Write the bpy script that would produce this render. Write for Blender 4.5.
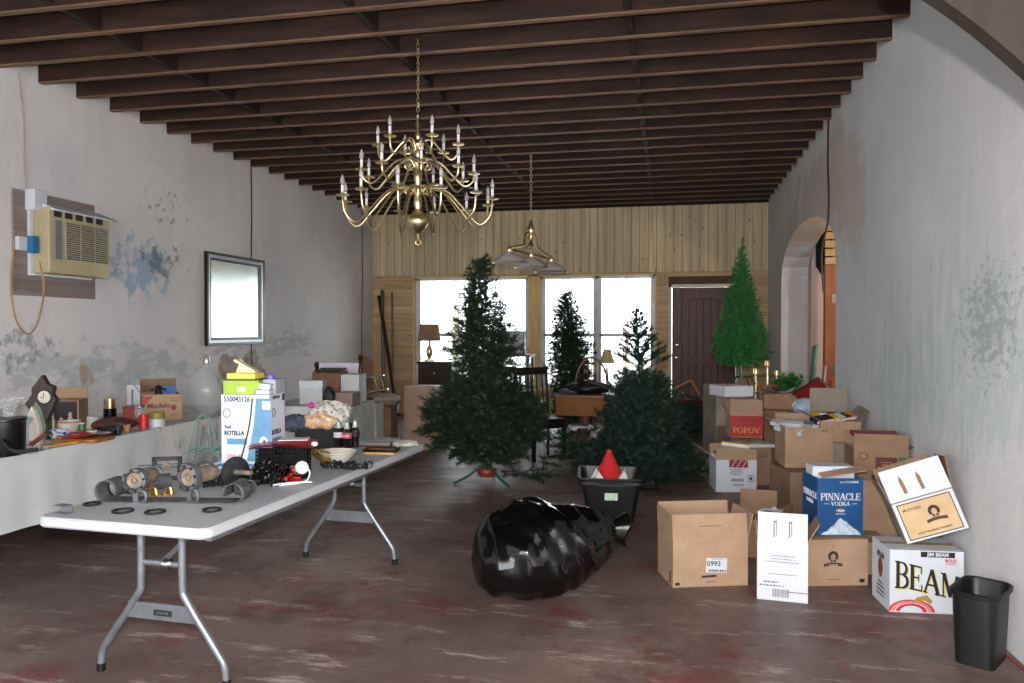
import bpy, math, random
from mathutils import Vector, Matrix, Euler
import numpy as np
PI = math.pi
R = math.radians
random.seed(7)
for o in list(bpy.data.objects):
    bpy.data.objects.remove(o)
SC = bpy.context.scene
COL = SC.collection

# ------------------------------------------------------------ camera
F = 756.4
YAW, PITCH, ROLL = .2057, -.0144, .0005
H = 1.5
def _basis():
    cy, sy, cp, sp = math.cos(YAW), math.sin(YAW), math.cos(PITCH), math.sin(PITCH)
    f = Vector((-sy*cp, cy*cp, sp)); r = Vector((cy, sy, 0)); u = r.cross(f)
    cr, sr = math.cos(ROLL), math.sin(ROLL)
    return r*cr+u*sr, u*cr-r*sr, f
RT, UP, FW = _basis()
EYE = Vector((0, 0, H))
cam_d = bpy.data.cameras.new('camera'); cam = bpy.data.objects.new('camera', cam_d); COL.objects.link(cam)
cam_d.sensor_width = 36; cam_d.lens = 36*F/1024; cam_d.clip_start = .02
cam.matrix_world = Matrix(((RT.x, UP.x, -FW.x, 0), (RT.y, UP.y, -FW.y, 0), (RT.z, UP.z, -FW.z, H), (0, 0, 0, 1)))
SC.camera = cam
def ray(px, py): return FW+RT*((px-512)/F)+UP*((341.5-py)/F)
def P(px, py, z=0): d = ray(px, py); return EYE+d*((z-H)/d.z)          # point seen at a height
def PY(px, py, y): d = ray(px, py); return EYE+d*(y/d.y)              # point seen at a depth
def PX(px, py, x): d = ray(px, py); return EYE+d*(x/d.x)              # point seen on a side wall

# ------------------------------------------------------------ daylight, flash, exposure
W = bpy.data.worlds.new('world'); SC.world = W; W.use_nodes = True
bg = W.node_tree.nodes['Background']; bg.inputs[0].default_value = (.90, .95, 1, 1); bg.inputs[1].default_value = 7.6
fl = bpy.data.lights.new('camera_flash', 'POINT'); fl.energy = 480; fl.shadow_soft_size = .02; fl.color = (1, .97, .93)
flo = bpy.data.objects.new('camera_flash', fl); COL.objects.link(flo); flo.location = (0.0, -.05, H+.15)
SC.view_settings.view_transform = 'Standard'; SC.view_settings.look = 'None'
SC.view_settings.gamma = 1; SC.view_settings.use_curve_mapping = False
SC.view_settings.exposure = .42

# ------------------------------------------------------------ materials
def lin(c):
    return tuple(((v/255)/12.92 if v/255 <= .04045 else ((v/255+.055)/1.055)**2.4) for v in c)
_m = {}
class NT:
    def __init__(s, m): s.t = m.node_tree; s.n = s.t.nodes; s.l = s.t.links
    def new(s, t, **k):
        n = s.n.new(t)
        for a, b in k.items(): setattr(n, a, b)
        return n
    def link(s, a, b): s.l.new(a, b)
    def coord(s, scale=(1, 1, 1), loc=(0, 0, 0)):
        c = s.new('ShaderNodeTexCoord'); m = s.new('ShaderNodeMapping')
        m.inputs['Scale'].default_value = scale; m.inputs['Location'].default_value = loc
        s.link(c.outputs['Object'], m.inputs['Vector']); return m.outputs[0]
    def noise(s, vec, sc, det=4, rough=.6):
        n = s.new('ShaderNodeTexNoise'); n.inputs['Scale'].default_value = sc; n.inputs['Detail'].default_value = det
        n.inputs['Roughness'].default_value = rough; s.link(vec, n.inputs['Vector']); return n.outputs['Fac']
    def ramp(s, fac, a, b, lo=0., hi=1.):
        n = s.new('ShaderNodeMapRange'); n.inputs[1].default_value = a; n.inputs[2].default_value = b
        n.inputs[3].default_value = lo; n.inputs[4].default_value = hi; s.link(fac, n.inputs[0]); return n.outputs[0]
    def mix(s, fac, a, b):
        n = s.new('ShaderNodeMix', data_type='RGBA')
        for v, i in ((fac, 0), (a, 6), (b, 7)):
            if hasattr(v, 'is_linked') or hasattr(v, 'links'): s.link(v, n.inputs[i])
            elif i == 0: n.inputs[0].default_value = v
            else: n.inputs[i].default_value = (*v[:3], 1)
        return n.outputs[2]
    def math(s, op, a, b=0.):
        n = s.new('ShaderNodeMath', operation=op)
        for v, i in ((a, 0), (b, 1)):
            if hasattr(v, 'links'): s.link(v, n.inputs[i])
            else: n.inputs[i].default_value = v
        return n.outputs[0]
    def bump(s, fac, st, dist=.01):
        n = s.new('ShaderNodeBump'); n.inputs['Strength'].default_value = st; n.inputs['Distance'].default_value = dist
        s.link(fac, n.inputs['Height']); s.link(n.outputs[0], s.n['Principled BSDF'].inputs['Normal'])
def mat(name, col, rough=.6, metal=0., col2=None, sc=6, stretch=(1, 1, 1), bump=0., spec=None, trans=0., alpha=1., lo=.35, hi=.65, det=4, coat=0.):
    if name in _m: return _m[name]
    m = bpy.data.materials.new(name); m.use_nodes = True; t = NT(m); b = t.n['Principled BSDF']
    c1 = lin(col); b.inputs['Roughness'].default_value = rough; b.inputs['Metallic'].default_value = metal
    if spec is not None: b.inputs['Specular IOR Level'].default_value = spec
    if trans: b.inputs['Transmission Weight'].default_value = trans
    if alpha < 1: b.inputs['Alpha'].default_value = alpha
    if coat: b.inputs['Coat Weight'].default_value = coat
    v = t.coord(stretch); n = t.noise(v, sc, det)
    c2 = lin(col2) if col2 else tuple(x*.82 for x in c1)
    t.link(t.mix(t.ramp(n, lo, hi), c2, c1), b.inputs['Base Color'])
    if bump: t.bump(n, bump)
    _m[name] = m; return m

def wallmat(name, base, base2, patches, streaks=None):
    m = bpy.data.materials.new(name); m.use_nodes = True; t = NT(m); b = t.n['Principled BSDF']
    b.inputs['Roughness'].default_value = .85; b.inputs['Specular IOR Level'].default_value = .2
    v = t.coord(); big = t.noise(v, .9, 5); sm = t.noise(v, 9, 6, .7)
    c = t.mix(t.ramp(big, .35, .65), lin(base2), lin(base))
    vs = t.coord((3.0, 3.0, .35)); sv = t.noise(vs, 2.2, 6, .7)
    c = t.mix(t.ramp(sv, .5, .75, 0, .45), c, lin((232, 230, 228)))
    for (ctr, rad, col, th, nsc, sx, *al) in patches:
        pos = t.new('ShaderNodeTexCoord').outputs['Object']
        sub = t.new('ShaderNodeVectorMath', operation='SUBTRACT'); t.link(pos, sub.inputs[0]); sub.inputs[1].default_value = ctr
        dv = t.new('ShaderNodeVectorMath', operation='DIVIDE'); t.link(sub.outputs[0], dv.inputs[0]); dv.inputs[1].default_value = rad
        ln = t.new('ShaderNodeVectorMath', operation='LENGTH'); t.link(dv.outputs[0], ln.inputs[0])
        fall = t.ramp(ln.outputs['Value'], 0.2, 1.0, 1, 0)
        nn = t.noise(t.coord(sx, ctr), nsc, 6, .65)
        msk = t.ramp(t.math('ADD', nn, t.math('MULTIPLY', fall, .3)), th, th+.1)
        msk = t.math('MULTIPLY', msk, t.ramp(ln.outputs['Value'], .85, 1.0, 1, 0))
        c = t.mix(t.math('MULTIPLY', msk, al[0] if al else .75), c, lin(col))
    t.link(c, b.inputs['Base Color'])
    t.bump(t.math('ADD', sm, big), .25, .02)
    return m
def plankmat(name, c1, c2, axis, w, knots=None, rough=.6, gap=.0):
    """boards of width w counted along axis, grain along the other"""
    m = bpy.data.materials.new(name); m.use_nodes = True; t = NT(m); b = t.n['Principled BSDF']
    b.inputs['Roughness'].default_value = rough; b.inputs['Specular IOR Level'].default_value = .3
    st = {'x': (1, 1, .06), 'z': (.06, 1, 1), 'y': (.05, 1, 1)}[axis]
    pos = t.new('ShaderNodeTexCoord').outputs['Object']
    sep = t.new('ShaderNodeSeparateXYZ'); t.link(pos, sep.inputs[0]); a = sep.outputs[axis.upper()]
    idx = t.math('FLOOR', t.math('DIVIDE', a, w))
    wn = t.new('ShaderNodeTexWhiteNoise', noise_dimensions='1D'); t.link(idx, wn.inputs['W'])
    cmb = t.new('ShaderNodeVectorMath', operation='ADD'); t.link(t.coord(st), cmb.inputs[0]); t.link(wn.outputs['Color'], cmb.inputs[1])
    sc2 = t.new('ShaderNodeVectorMath', operation='SCALE'); t.link(cmb.outputs[0], sc2.inputs[0]); sc2.inputs['Scale'].default_value = 1
    g = t.noise(cmb.outputs[0], 14, 5, .7)
    c = t.mix(t.ramp(g, .35, .65), lin(c2), lin(c1))
    c = t.mix(t.ramp(wn.outputs['Value'], 0, 1, 0, .6), c, lin(tuple(x*.74 for x in c1)))
    if knots:
        vo = t.new('ShaderNodeTexVoronoi'); vo.inputs['Scale'].default_value = 5.5
        t.link(t.coord({'x': (1.6, .1, .8), 'z': (.8, .1, 1.6), 'y': (1, 1, 1)}[axis]), vo.inputs['Vector'])
        c = t.mix(t.ramp(vo.outputs['Distance'], .06, .13, .8, 0), c, lin(knots))
    t.link(c, b.inputs['Base Color'])
    t.bump(g, .15); return m
def glassmat(name, col=(1, 1, 1), mixf=.12, rough=.03):
    m = bpy.data.materials.new(name); m.use_nodes = True; t = NT(m)
    for n in list(t.n): t.n.remove(n)
    o = t.new('ShaderNodeOutputMaterial'); mx = t.new('ShaderNodeMixShader'); tr = t.new('ShaderNodeBsdfTransparent'); g = t.new('ShaderNodeBsdfGlossy')
    fr = t.new('ShaderNodeFresnel'); fr.inputs[0].default_value = 1.45
    tr.inputs[0].default_value = (*col, 1); g.inputs['Roughness'].default_value = rough
    t.link(t.math('ADD', fr.outputs[0], mixf-.04), mx.inputs[0])
    t.link(tr.outputs[0], mx.inputs[1]); t.link(g.outputs[0], mx.inputs[2]); t.link(mx.outputs[0], o.inputs[0])
    return m

CARD = mat('cardboard', (174, 145, 120), .8, col2=(158, 129, 105), sc=5, bump=.05, spec=.2)
CARD2 = mat('cardboard_brown', (150, 121, 99), .8, col2=(128, 102, 83), sc=4, bump=.05, spec=.2)
CARD3 = mat('cardboard_grey', (150, 138, 128), .85, col2=(128, 116, 106), sc=4, bump=.05, spec=.2)
WHITE = mat('white_card', (208, 211, 218), .6, col2=(196, 199, 207), sc=3)
PAPER = mat('paper', (220, 220, 216), .7, col2=(200, 200, 200), sc=9)
INK = mat('black_ink', (28, 26, 30), .6)
GREYINK = mat('grey_ink', (120, 120, 126), .6)
BRINK = mat('brown_ink', (74, 52, 42), .7)
TAPE = mat('packing_tape', (190, 160, 120), .25)
BLACKP = mat('black_plastic', (16, 16, 18), .38, col2=(12, 12, 13))
BLACKB = mat('black_bin_plastic', (17, 17, 18), .45, col2=(12, 12, 13), sc=30)
BRASS = mat('polished_brass', (236, 222, 178), .28, 1., col2=(214, 194, 144), sc=20)
GOLD = mat('gold_metal', (212, 176, 92), .3, 1., sc=40)
STEEL = mat('grey_steel_tube', (132, 136, 142), .35, .55, col2=(112, 116, 122), sc=10)
DULL = mat('dull_grey_metal', (108, 110, 114), .55, .4, col2=(74, 74, 78), sc=14, bump=.15)
RUST = mat('rusty_metal', (150, 132, 116), .75, .15, col2=(92, 80, 72), sc=22, bump=.3)
DARKM = mat('dark_scrap_metal', (46, 46, 50), .5, .4, col2=(24, 24, 27), sc=25)
CHROME = mat('chrome', (210, 212, 216), .15, 1., sc=3)
PLAST = mat('white_table_plastic', (184, 187, 192), .45, col2=(170, 173, 178), sc=2, bump=.02)
DWOOD = mat('dark_brown_wood', (58, 34, 26), .35, col2=(36, 20, 16), sc=5, stretch=(1, 1, 6))
BWOOD = mat('black_wood', (24, 20, 20), .3, col2=(15, 12, 12), sc=5)
MWOOD = mat('mid_brown_wood', (122, 76, 44), .4, col2=(88, 52, 30), sc=5, stretch=(6, 1, 1))
RED = mat('red_paint', (196, 30, 38), .4)
DRED = mat('dark_red', (120, 24, 28), .4)
BLUE = mat('blue_plastic', (96, 140, 206), .4, col2=(78, 120, 190))
GREEN = mat('green_print', (60, 120, 60), .6)
CREAM = mat('cream_enamel', (214, 208, 196), .4)
CLEAR = glassmat('clear_glass', (.93, .95, .95), .12)
PGL = mat('pale_glass', (206, 212, 212), .12, alpha=.32, coat=.5)
BULBG = mat('bulb_glass', (214, 208, 206), .12, alpha=.42, coat=.5)

# ------------------------------------------------------------ mesh building
class MB:
    def __init__(s): s.v = []; s.f = []; s.m = []; s.M = Matrix(); s.mi = 0
    def add(s, vs, fs):
        n = len(s.v); s.v += [tuple(s.M @ Vector(v)) for v in vs]
        s.f += [tuple(i+n for i in f) for f in fs]; s.m += [s.mi]*len(fs); return s
    def box(s, c, sz, rot=None):
        x, y, z = (k/2 for k in sz); vs = [Vector((a*x, b*y, d*z)) for a in (-1, 1) for b in (-1, 1) for d in (-1, 1)]
        if rot is not None:
            e = rot if isinstance(rot, Matrix) else Euler(rot).to_matrix()
            vs = [e @ v for v in vs]
        c = Vector(c); vs = [v+c for v in vs]
        return s.add(vs, [(0, 1, 3, 2), (4, 6, 7, 5), (0, 4, 5, 1), (2, 3, 7, 6), (0, 2, 6, 4), (1, 5, 7, 3)])
    def b2(s, a, b):
        return s.box([(i+j)/2 for i, j in zip(a, b)], [abs(j-i) for i, j in zip(a, b)])
    def bevbox(s, c, sz, r=.01, rot=None, n=3):
        """box with rounded vertical corners and a small chamfer"""
        x, y, z = sz[0]/2, sz[1]/2, sz[2]/2; e = Euler(rot or (0, 0, 0)).to_matrix(); c = Vector(c)
        def loop(ins, zz):
            o = []
            for k, (sx, sy) in enumerate(((1, 1), (-1, 1), (-1, -1), (1, -1))):
                for i in range(n+1):
                    a = PI/2*(k+i/n); o.append(c+e @ Vector((sx*(x-r)+(r-ins)*math.cos(a), sy*(y-r)+(r-ins)*math.sin(a), zz)))
            return o
        ch = min(r*.4, z*.4); ls = [loop(ch, -z), loop(0, -z+ch), loop(0, z-ch), loop(ch, z)]
        m = len(ls[0]); vs = sum(ls, []); fs = []
        for q in range(3):
            for i in range(m): fs.append((q*m+i, q*m+(i+1) % m, (q+1)*m+(i+1) % m, (q+1)*m+i))
        fs.append(tuple(range(m))[::-1]); fs.append(tuple(range(3*m, 4*m))); return s.add(vs, fs)
    def tube(s, pts, r, n=8, caps=True, closed=False):
        pts = [Vector(p) for p in pts]; k = len(pts); rs = r if isinstance(r, (list, tuple)) else [r]*k
        vs = []; prev = None
        for i, p in enumerate(pts):
            if closed: t = pts[(i+1) % k]-pts[i-1]
            else: t = pts[min(i+1, k-1)]-pts[max(i-1, 0)]
            if t.length < 1e-9: t = Vector((0, 0, 1))
            t.normalize()
            if prev is None:
                a = Vector((0, 0, 1)) if abs(t.z) < .9 else Vector((1, 0, 0)); u = t.cross(a).normalized()
            else: u = (prev-t*prev.dot(t)).normalized()
            prev = u; w = t.cross(u)
            vs += [p+(u*math.cos(2*PI*j/n)+w*math.sin(2*PI*j/n))*rs[i] for j in range(n)]
        fs = []
        for i in range(k if closed else k-1):
            for j in range(n):
                a = i*n; b = ((i+1) % k)*n; fs.append((a+j, a+(j+1) % n, b+(j+1) % n, b+j))
        if caps and not closed: fs += [tuple(range(n))[::-1], tuple(range((k-1)*n, k*n))]
        return s.add(vs, fs)
    def lathe(s, prof, n=20, c=(0, 0, 0), sx=1, sy=1, rot=None, cap=True):
        e = Euler(rot or (0, 0, 0)).to_matrix(); c = Vector(c); k = len(prof)
        vs = [c+e @ Vector((r*math.cos(2*PI*j/n)*sx, r*math.sin(2*PI*j/n)*sy, z)) for r, z in prof for j in range(n)]
        fs = [(i*n+j, i*n+(j+1) % n, (i+1)*n+(j+1) % n, (i+1)*n+j) for i in range(k-1) for j in range(n)]
        if cap:
            if prof[0][0] > 1e-5: fs.append(tuple(range(n))[::-1])
            if prof[-1][0] > 1e-5: fs.append(tuple(range((k-1)*n, k*n)))
        return s.add(vs, fs)
    def ring(s, c, Rr, r, n=20, m=6, rot=None, sy=1):
        e = Euler(rot or (0, 0, 0)).to_matrix(); c = Vector(c)
        return s.tube([c+e @ Vector((Rr*math.cos(2*PI*i/n), Rr*sy*math.sin(2*PI*i/n), 0)) for i in range(n)], r, m, closed=True)
    def prism(s, poly, y0, y1, rot=None, c=(0, 0, 0)):
        """polygon in x,z pulled along y"""
        n = len(poly); e = Euler(rot or (0, 0, 0)).to_matrix(); c = Vector(c)
        vs = [c+e @ Vector((x, y0, z)) for x, z in poly]+[c+e @ Vector((x, y1, z)) for x, z in poly]
        fs = [tuple(range(n)), tuple(range(n, 2*n))[::-1]]+[(i, i+n, (i+1) % n+n, (i+1) % n) for i in range(n)]
        return s.add(vs, fs)
    def sheet(s, fn, nu, nv, th=.0):
        """surface fn(u,v), optionally doubled"""
        vs = [Vector(fn(i/nu, j/nv)) for i in range(nu+1) for j in range(nv+1)]
        fs = [(i*(nv+1)+j, (i+1)*(nv+1)+j, (i+1)*(nv+1)+j+1, i*(nv+1)+j+1) for i in range(nu) for j in range(nv)]
        if th:
            k = len(vs); vs += [v-Vector((0, 0, th)) for v in vs]; fs += [tuple(a+k for a in f)[::-1] for f in fs]
        return s.add(vs, fs)
def obj(name, mb, m, parent=None, smooth=False, loc=None, rot=None, bevel=0, sub=0):
    me = bpy.data.meshes.new(name); me.from_pydata(mb.v, [], mb.f)
    ms = m if isinstance(m, (list, tuple)) else [m]
    for x in ms: me.materials.append(x)
    if len(ms) > 1: me.polygons.foreach_set('material_index', mb.m)
    if smooth: me.polygons.foreach_set('use_smooth', [True]*len(me.polygons))
    me.update()
    o = bpy.data.objects.new(name, me); COL.objects.link(o)
    if parent: o.parent = parent
    if loc is not None: o.location = loc
    if rot is not None: o.rotation_euler = rot
    if smooth and smooth != 'all':
        try: me.set_sharp_from_angle(angle=R(42))
        except Exception: pass
    if bevel:
        b = o.modifiers.new('bevel', 'BEVEL'); b.width = bevel; b.segments = 2; b.limit_method = 'ANGLE'
    return o
def tag(o, label, cat, group=None, kind=None):
    o['label'] = label; o['category'] = cat
    if group: o['group'] = group
    if kind: o['kind'] = kind
    return o
def thing(name, label, cat, loc=(0, 0, 0), rz=0, group=None, rot=None):
    o = bpy.data.objects.new(name, None); COL.objects.link(o); o.empty_display_size = .1
    o.location = loc; o.rotation_euler = rot if rot is not None else (0, 0, rz)
    return tag(o, label, cat, group)
def struct(name, mb, m, parent=None, label=None, **k):
    o = obj(name, mb, m, parent, **k)
    if not parent:
        o['kind'] = 'structure'
        o['category'] = name.split('_')[0]
        if label: o['label'] = label
    return o
def catmull(pts, n=6):
    pts = [Vector(p) for p in pts]; q = [pts[0]*2-pts[1]]+pts+[pts[-1]*2-pts[-2]]; out = []
    for i in range(1, len(q)-2):
        for k in range(n):
            t = k/n; a, b, c, d = q[i-1:i+3]
            out.append(.5*((2*b)+(c-a)*t+(2*a-5*b+4*c-d)*t*t+(3*b-a-3*c+d)*t**3))
    out.append(pts[-1]); return out

# lettering: plain letters from the built-in font, heavy serif letters from strokes
def plain_text(s, size, bold=0.):
    cu = bpy.data.curves.new('t', 'FONT'); cu.body = s; cu.size = size; cu.align_x = 'CENTER'; cu.align_y = 'CENTER'; cu.offset = bold; cu.extrude = .0006
    cu.resolution_u = 3
    o = bpy.data.objects.new('t', cu); COL.objects.link(o); bpy.context.view_layer.update()
    me = bpy.data.meshes.new_from_object(o.evaluated_get(bpy.context.evaluated_depsgraph_get()))
    bpy.data.objects.remove(o); mb = MB(); mb.v = [tuple(v.co) for v in me.vertices]; mb.f = [tuple(p.vertices) for p in me.polygons]; mb.m = [0]*len(mb.f)
    return mb
G = {
 'A': (1.0, [(.1, 0, .5, 1, .1), (.5, 1, .88, 0, .2), (.25, .36, .75, .36, .08), (0, .03, .26, .03, .06), (.68, .03, 1.04, .03, .06)]),
 'B': (.84, [(.2, 0, .2, 1, .2), (.03, .03, .5, .03, .06), (.03, .97, .5, .97, .06), (.2, .53, .5, .53, .06), ('a', .46, .75, .24, .22, -90, 90, .15), ('a', .48, .27, .28, .24, -90, 90, .16)]),
 'C': (.9, [('a', .48, .5, .38, .47, 40, 320, .15), (.8, .66, .8, .98, .06), (.8, .02, .8, .28, .05)]),
 'D': (.95, [(.2, 0, .2, 1, .2), (.03, .03, .48, .03, .06), (.03, .97, .48, .97, .06), ('a', .46, .5, .36, .47, -90, 90, .17)]),
 'E': (.82, [(.2, 0, .2, 1, .2), (.03, .03, .78, .03, .07), (.03, .97, .74, .97, .07), (.2, .52, .56, .52, .07), (.75, 0, .75, .28, .06), (.71, .72, .71, 1, .06), (.56, .38, .56, .66, .05)]),
 'I': (.42, [(.2, 0, .2, 1, .2), (.02, .03, .38, .03, .06), (.02, .97, .38, .97, .06)]),
 'K': (.98, [(.2, 0, .2, 1, .2), (.02, .03, .38, .03, .06), (.02, .97, .38, .97, .06), (.28, .45, .8, .97, .08), (.42, .58, .82, .03, .2), (.65, .03, 1, .03, .06), (.62, .97, .95, .97, .06)]),
 'L': (.78, [(.2, 0, .2, 1, .2), (.02, .03, .74, .03, .06), (.02, .97, .38, .97, .06), (.72, 0, .72, .32, .06)]),
 'M': (1.2, [(.17, 0, .17, 1, .08), (.2, 1, .58, .05, .19), (.58, .05, .95, 1, .08), (.98, 0, .98, 1, .2), (.02, .03, .32, .03, .06), (.02, .97, .3, .97, .06), (.82, .03, 1.15, .03, .06), (.86, .97, 1.15, .97, .06)]),
 'N': (1.0, [(.17, 0, .17, 1, .08), (.2, 1, .8, .02, .19), (.82, 0, .82, 1, .08), (.02, .03, .32, .03, .06), (.02, .97, .3, .97, .06), (.68, .97, .97, .97, .06)]),
 'O': (.98, [('a', .48, .5, .38, .46, 0, 360, .16)]),
 'P': (.8, [(.2, 0, .2, 1, .2), (.02, .03, .38, .03, .06), (.03, .97, .5, .97, .06), (.2, .47, .5, .47, .06), ('a', .46, .72, .26, .25, -90, 90, .15)]),
 'V': (1.0, [(.14, 1, .5, .02, .2), (.5, .02, .86, 1, .09), (0, .97, .32, .97, .06), (.7, .97, 1, .97, .06)]),
}
def serif_text(s, size, wid=None, shear=None, drop=None):
    mb = MB(); x = 0; 
    def st(x0, y0, x1, y1, w, k=0):
        d = Vector((x1-x0, y1-y0)); d.normalize(); nx, ny = -d.y*w/2, d.x*w/2
        z = .0002*k
        q = [(x0+nx, y0+ny), (x0-nx, y0-ny), (x1-nx, y1-ny), (x1+nx, y1+ny)]
        mb.add([(a+x, b, z) for a, b in q]+[(a+x, b, z-.002/size) for a, b in q], [(0, 1, 2, 3), (7, 6, 5, 4), (0, 4, 5, 1), (1, 5, 6, 2), (2, 6, 7, 3), (3, 7, 4, 0)])
    for ch in s:
        if ch == ' ': x += .5; continue
        w, strokes = G[ch]; y0 = len(mb.v)
        for k, q in enumerate(strokes):
            if q[0] == 'a':
                _, cx, cy, rx, ry, a0, a1, wd = q; n = 14
                for i in range(n):
                    a = R(a0+(a1-a0)*i/n); b = R(a0+(a1-a0)*(i+1)/n+2); wd2 = wd*(.45+.55*abs(math.cos((a+b)/2)))
                    st(cx+rx*math.cos(a), cy+ry*math.sin(a), cx+rx*math.cos(b), cy+ry*math.sin(b), wd2, k)
            else: st(*q, k)
        x += w
    tot = x; sc = size; kx = (wid/(tot*size)) if wid else 1
    out = MB(); out.f = mb.f; out.m = mb.m
    for a, b, c in mb.v:
        u = a/tot; yy = b
        if drop: lo, hi = drop(u); yy = lo+(hi-lo)*b
        out.v.append(((a-tot/2)*sc*kx, (yy-.5)*sc, c*sc))
    return out
FACE = {'front': (PI/2, 0, 0), 'left': (PI/2, 0, -PI/2), 'right': (PI/2, 0, PI/2), 'top': (0, 0, 0)}
def fpos(r, face, u, v, off=.0022):
    w, d, h = r['_w'], r['_d'], r['_h']
    if face == 'front': return (u, -off, v)
    if face == 'left': return (-w/2-off, d/2-u, v)
    if face == 'right': return (w/2+off, d/2+u, v)
    if face == 'top': return (u, v, h+off)
DIM = {}
class Rt(dict): pass
def decal(r, face, mb, m, u, v, off=.0022, name='lettering', parent=None, rz=0):
    D = DIM[r.name]; w, d, h = D
    p = {'front': (u, -off, v), 'left': (-w/2-off, d/2-u, v), 'right': (w/2+off, d/2+u, v), 'top': (u, v, h+off)}[face]
    e = (Euler(FACE[face]).to_matrix() @ Matrix.Rotation(rz, 3, 'Z')).to_euler()
    return obj(name, mb, m, parent or r, loc=p, rot=e)
def patch(r, face, u, v, sw, sh, m, name='printed_panel', off=.001, rz=0):
    mb = MB().box((0, 0, 0), (sw, sh, .0012)); return decal(r, face, mb, m, u, v, off, name, rz=rz)
def bars(w, h, n, seed=1):
    rn = random.Random(seed); mb = MB(); x = -w/2
    while x < w/2:
        t = rn.uniform(.0015, .005)*w/.08; mb.box((x+t/2, 0, 0), (t, h, .001)); x += t+rn.uniform(.0015, .004)*w/.08
    return mb
def lines(w, h, n, seed=1, t=.004):
    rn = random.Random(seed); mb = MB()
    for i in range(n):
        y = h/2-h*(i+.5)/n; L = w*rn.uniform(.5, 1); x = -L/2
        while x < L/2:
            q = rn.uniform(.006, .02); mb.box((x+q/2, y, 0), (min(q, L/2-x+.001), t, .001)); x += q+.004
    return mb

# cartons ------------------------------------------------------
CG = 'cardboard cartons heaped along the right wall'
def flap(r, side, ang, L, m, mat2=None):
    w, d, h = DIM[r.name]; t = .004; a = R(ang); s, c = math.sin(a), math.cos(a); mb = MB()
    if side in ('front', 'back'):
        sg = -1 if side == 'front' else 1; y = 0 if side == 'front' else d
        mb.box((0, 0, L/2), (w-.006, t, L)); o = obj('flap', mb, m, r, loc=(0, y-sg*.002, h), rot=(-sg*a, 0, 0))
    else:
        sg = -1 if side == 'left' else 1
        mb.box((0, 0, L/2), (t, d-.006, L)); o = obj('flap', mb, m, r, loc=(sg*(w/2-.002), d/2, h), rot=(0, sg*a, 0))
    return o
def carton(p1, p2, z, d, h, label, m=CARD, flaps=(), group=None, rot=None, wide=None, closed=False, name='cardboard_box', cat='box', raw=False, at=None, rz=None, turn=None):
    if at is None:
        A, B = (p1, p2) if raw else (P(*p1, z), P(*p2, z))
        c = (A+B)/2; v = B-A; rz = math.atan2(v.y, v.x) if turn is None else turn; w = wide or (v.length if turn is None else v.length*math.cos(math.atan2(v.y, v.x)))
        if turn is not None: c = A+Vector((math.cos(turn), math.sin(turn), 0))*w/2
    else: c = Vector(at); w = wide
    r = thing(name, label, cat, c, rz, group, rot=rot)
    DIM[r.name] = (w, d, h); t = .005; mb = MB()
    mb.box((0, d/2, t/2), (w, d, t)); mb.box((0, t/2, h/2), (w, t, h)); mb.box((0, d-t/2, h/2), (w, t, h))
    mb.box((-w/2+t/2, d/2, h/2), (t, d-2*t, h)); mb.box((w/2-t/2, d/2, h/2), (t, d-2*t, h))
    if closed: mb.box((0, d/2, h-t/2), (w-.002, d-.002, t))
    obj('body', mb, m, r, bevel=.0015)
    if closed:
        obj('tape', MB().box((0, d/2, h+.0008), (w+.001, .05, .001)), TAPE, r)
    for f in flaps: flap(r, f[0], f[1], f[2], f[3] if len(f) > 3 else m)
    return r
def loc_of(r, x, y, z):
    return Matrix.LocRotScale(r.location, r.rotation_euler, None) @ Vector((x, y, z))

# ============================================================ THE ROOM
XL, XR, YB, ZC, YF = -5.26, 1.56, 12.9, 3.6, -2.6
ft = bpy.data.materials.new('painted_concrete'); ft.use_nodes = True; t = NT(ft); b = t.n['Principled BSDF']
v = t.coord(); n1 = t.noise(v, .55, 6, .65); n2 = t.noise(v, 2.2, 7, .7); n3 = t.noise(t.coord((1, 1, 1), (5, 3, 0)), 1.1, 7, .75); n4 = t.noise(t.coord((.5, 2, 1), (1, 9, 0)), 3, 8, .8)
c = t.mix(t.ramp(n1, .38, .62), lin((96, 78, 74)), lin((140, 122, 112)))
c = t.mix(t.ramp(n2, .42, .6, 0, .8), c, lin((86, 66, 64)))
c = t.mix(t.ramp(n3, .52, .62, 0, .7), c, lin((104, 40, 42)))
c = t.mix(t.ramp(n4, .55, .66, 0, .8), c, lin((186, 174, 164)))
c = t.mix(t.ramp(t.noise(t.coord((1, 1, 1), (2, 7, 4)), 1.6, 6, .7), .58, .7, 0, .8), c, lin((72, 62, 52)))
t.link(c, b.inputs['Base Color']); t.link(t.ramp(n2, .3, .7, .42, .62), b.inputs['Roughness'])
t.bump(n4, .2, .01)
mb = MB(); mb.b2((XL-.3, YF-.3, -.1), (XR+3.6, YB+.3, 0))
struct('floor', mb, ft, label='worn concrete floor with flaking dark red paint')

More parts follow.
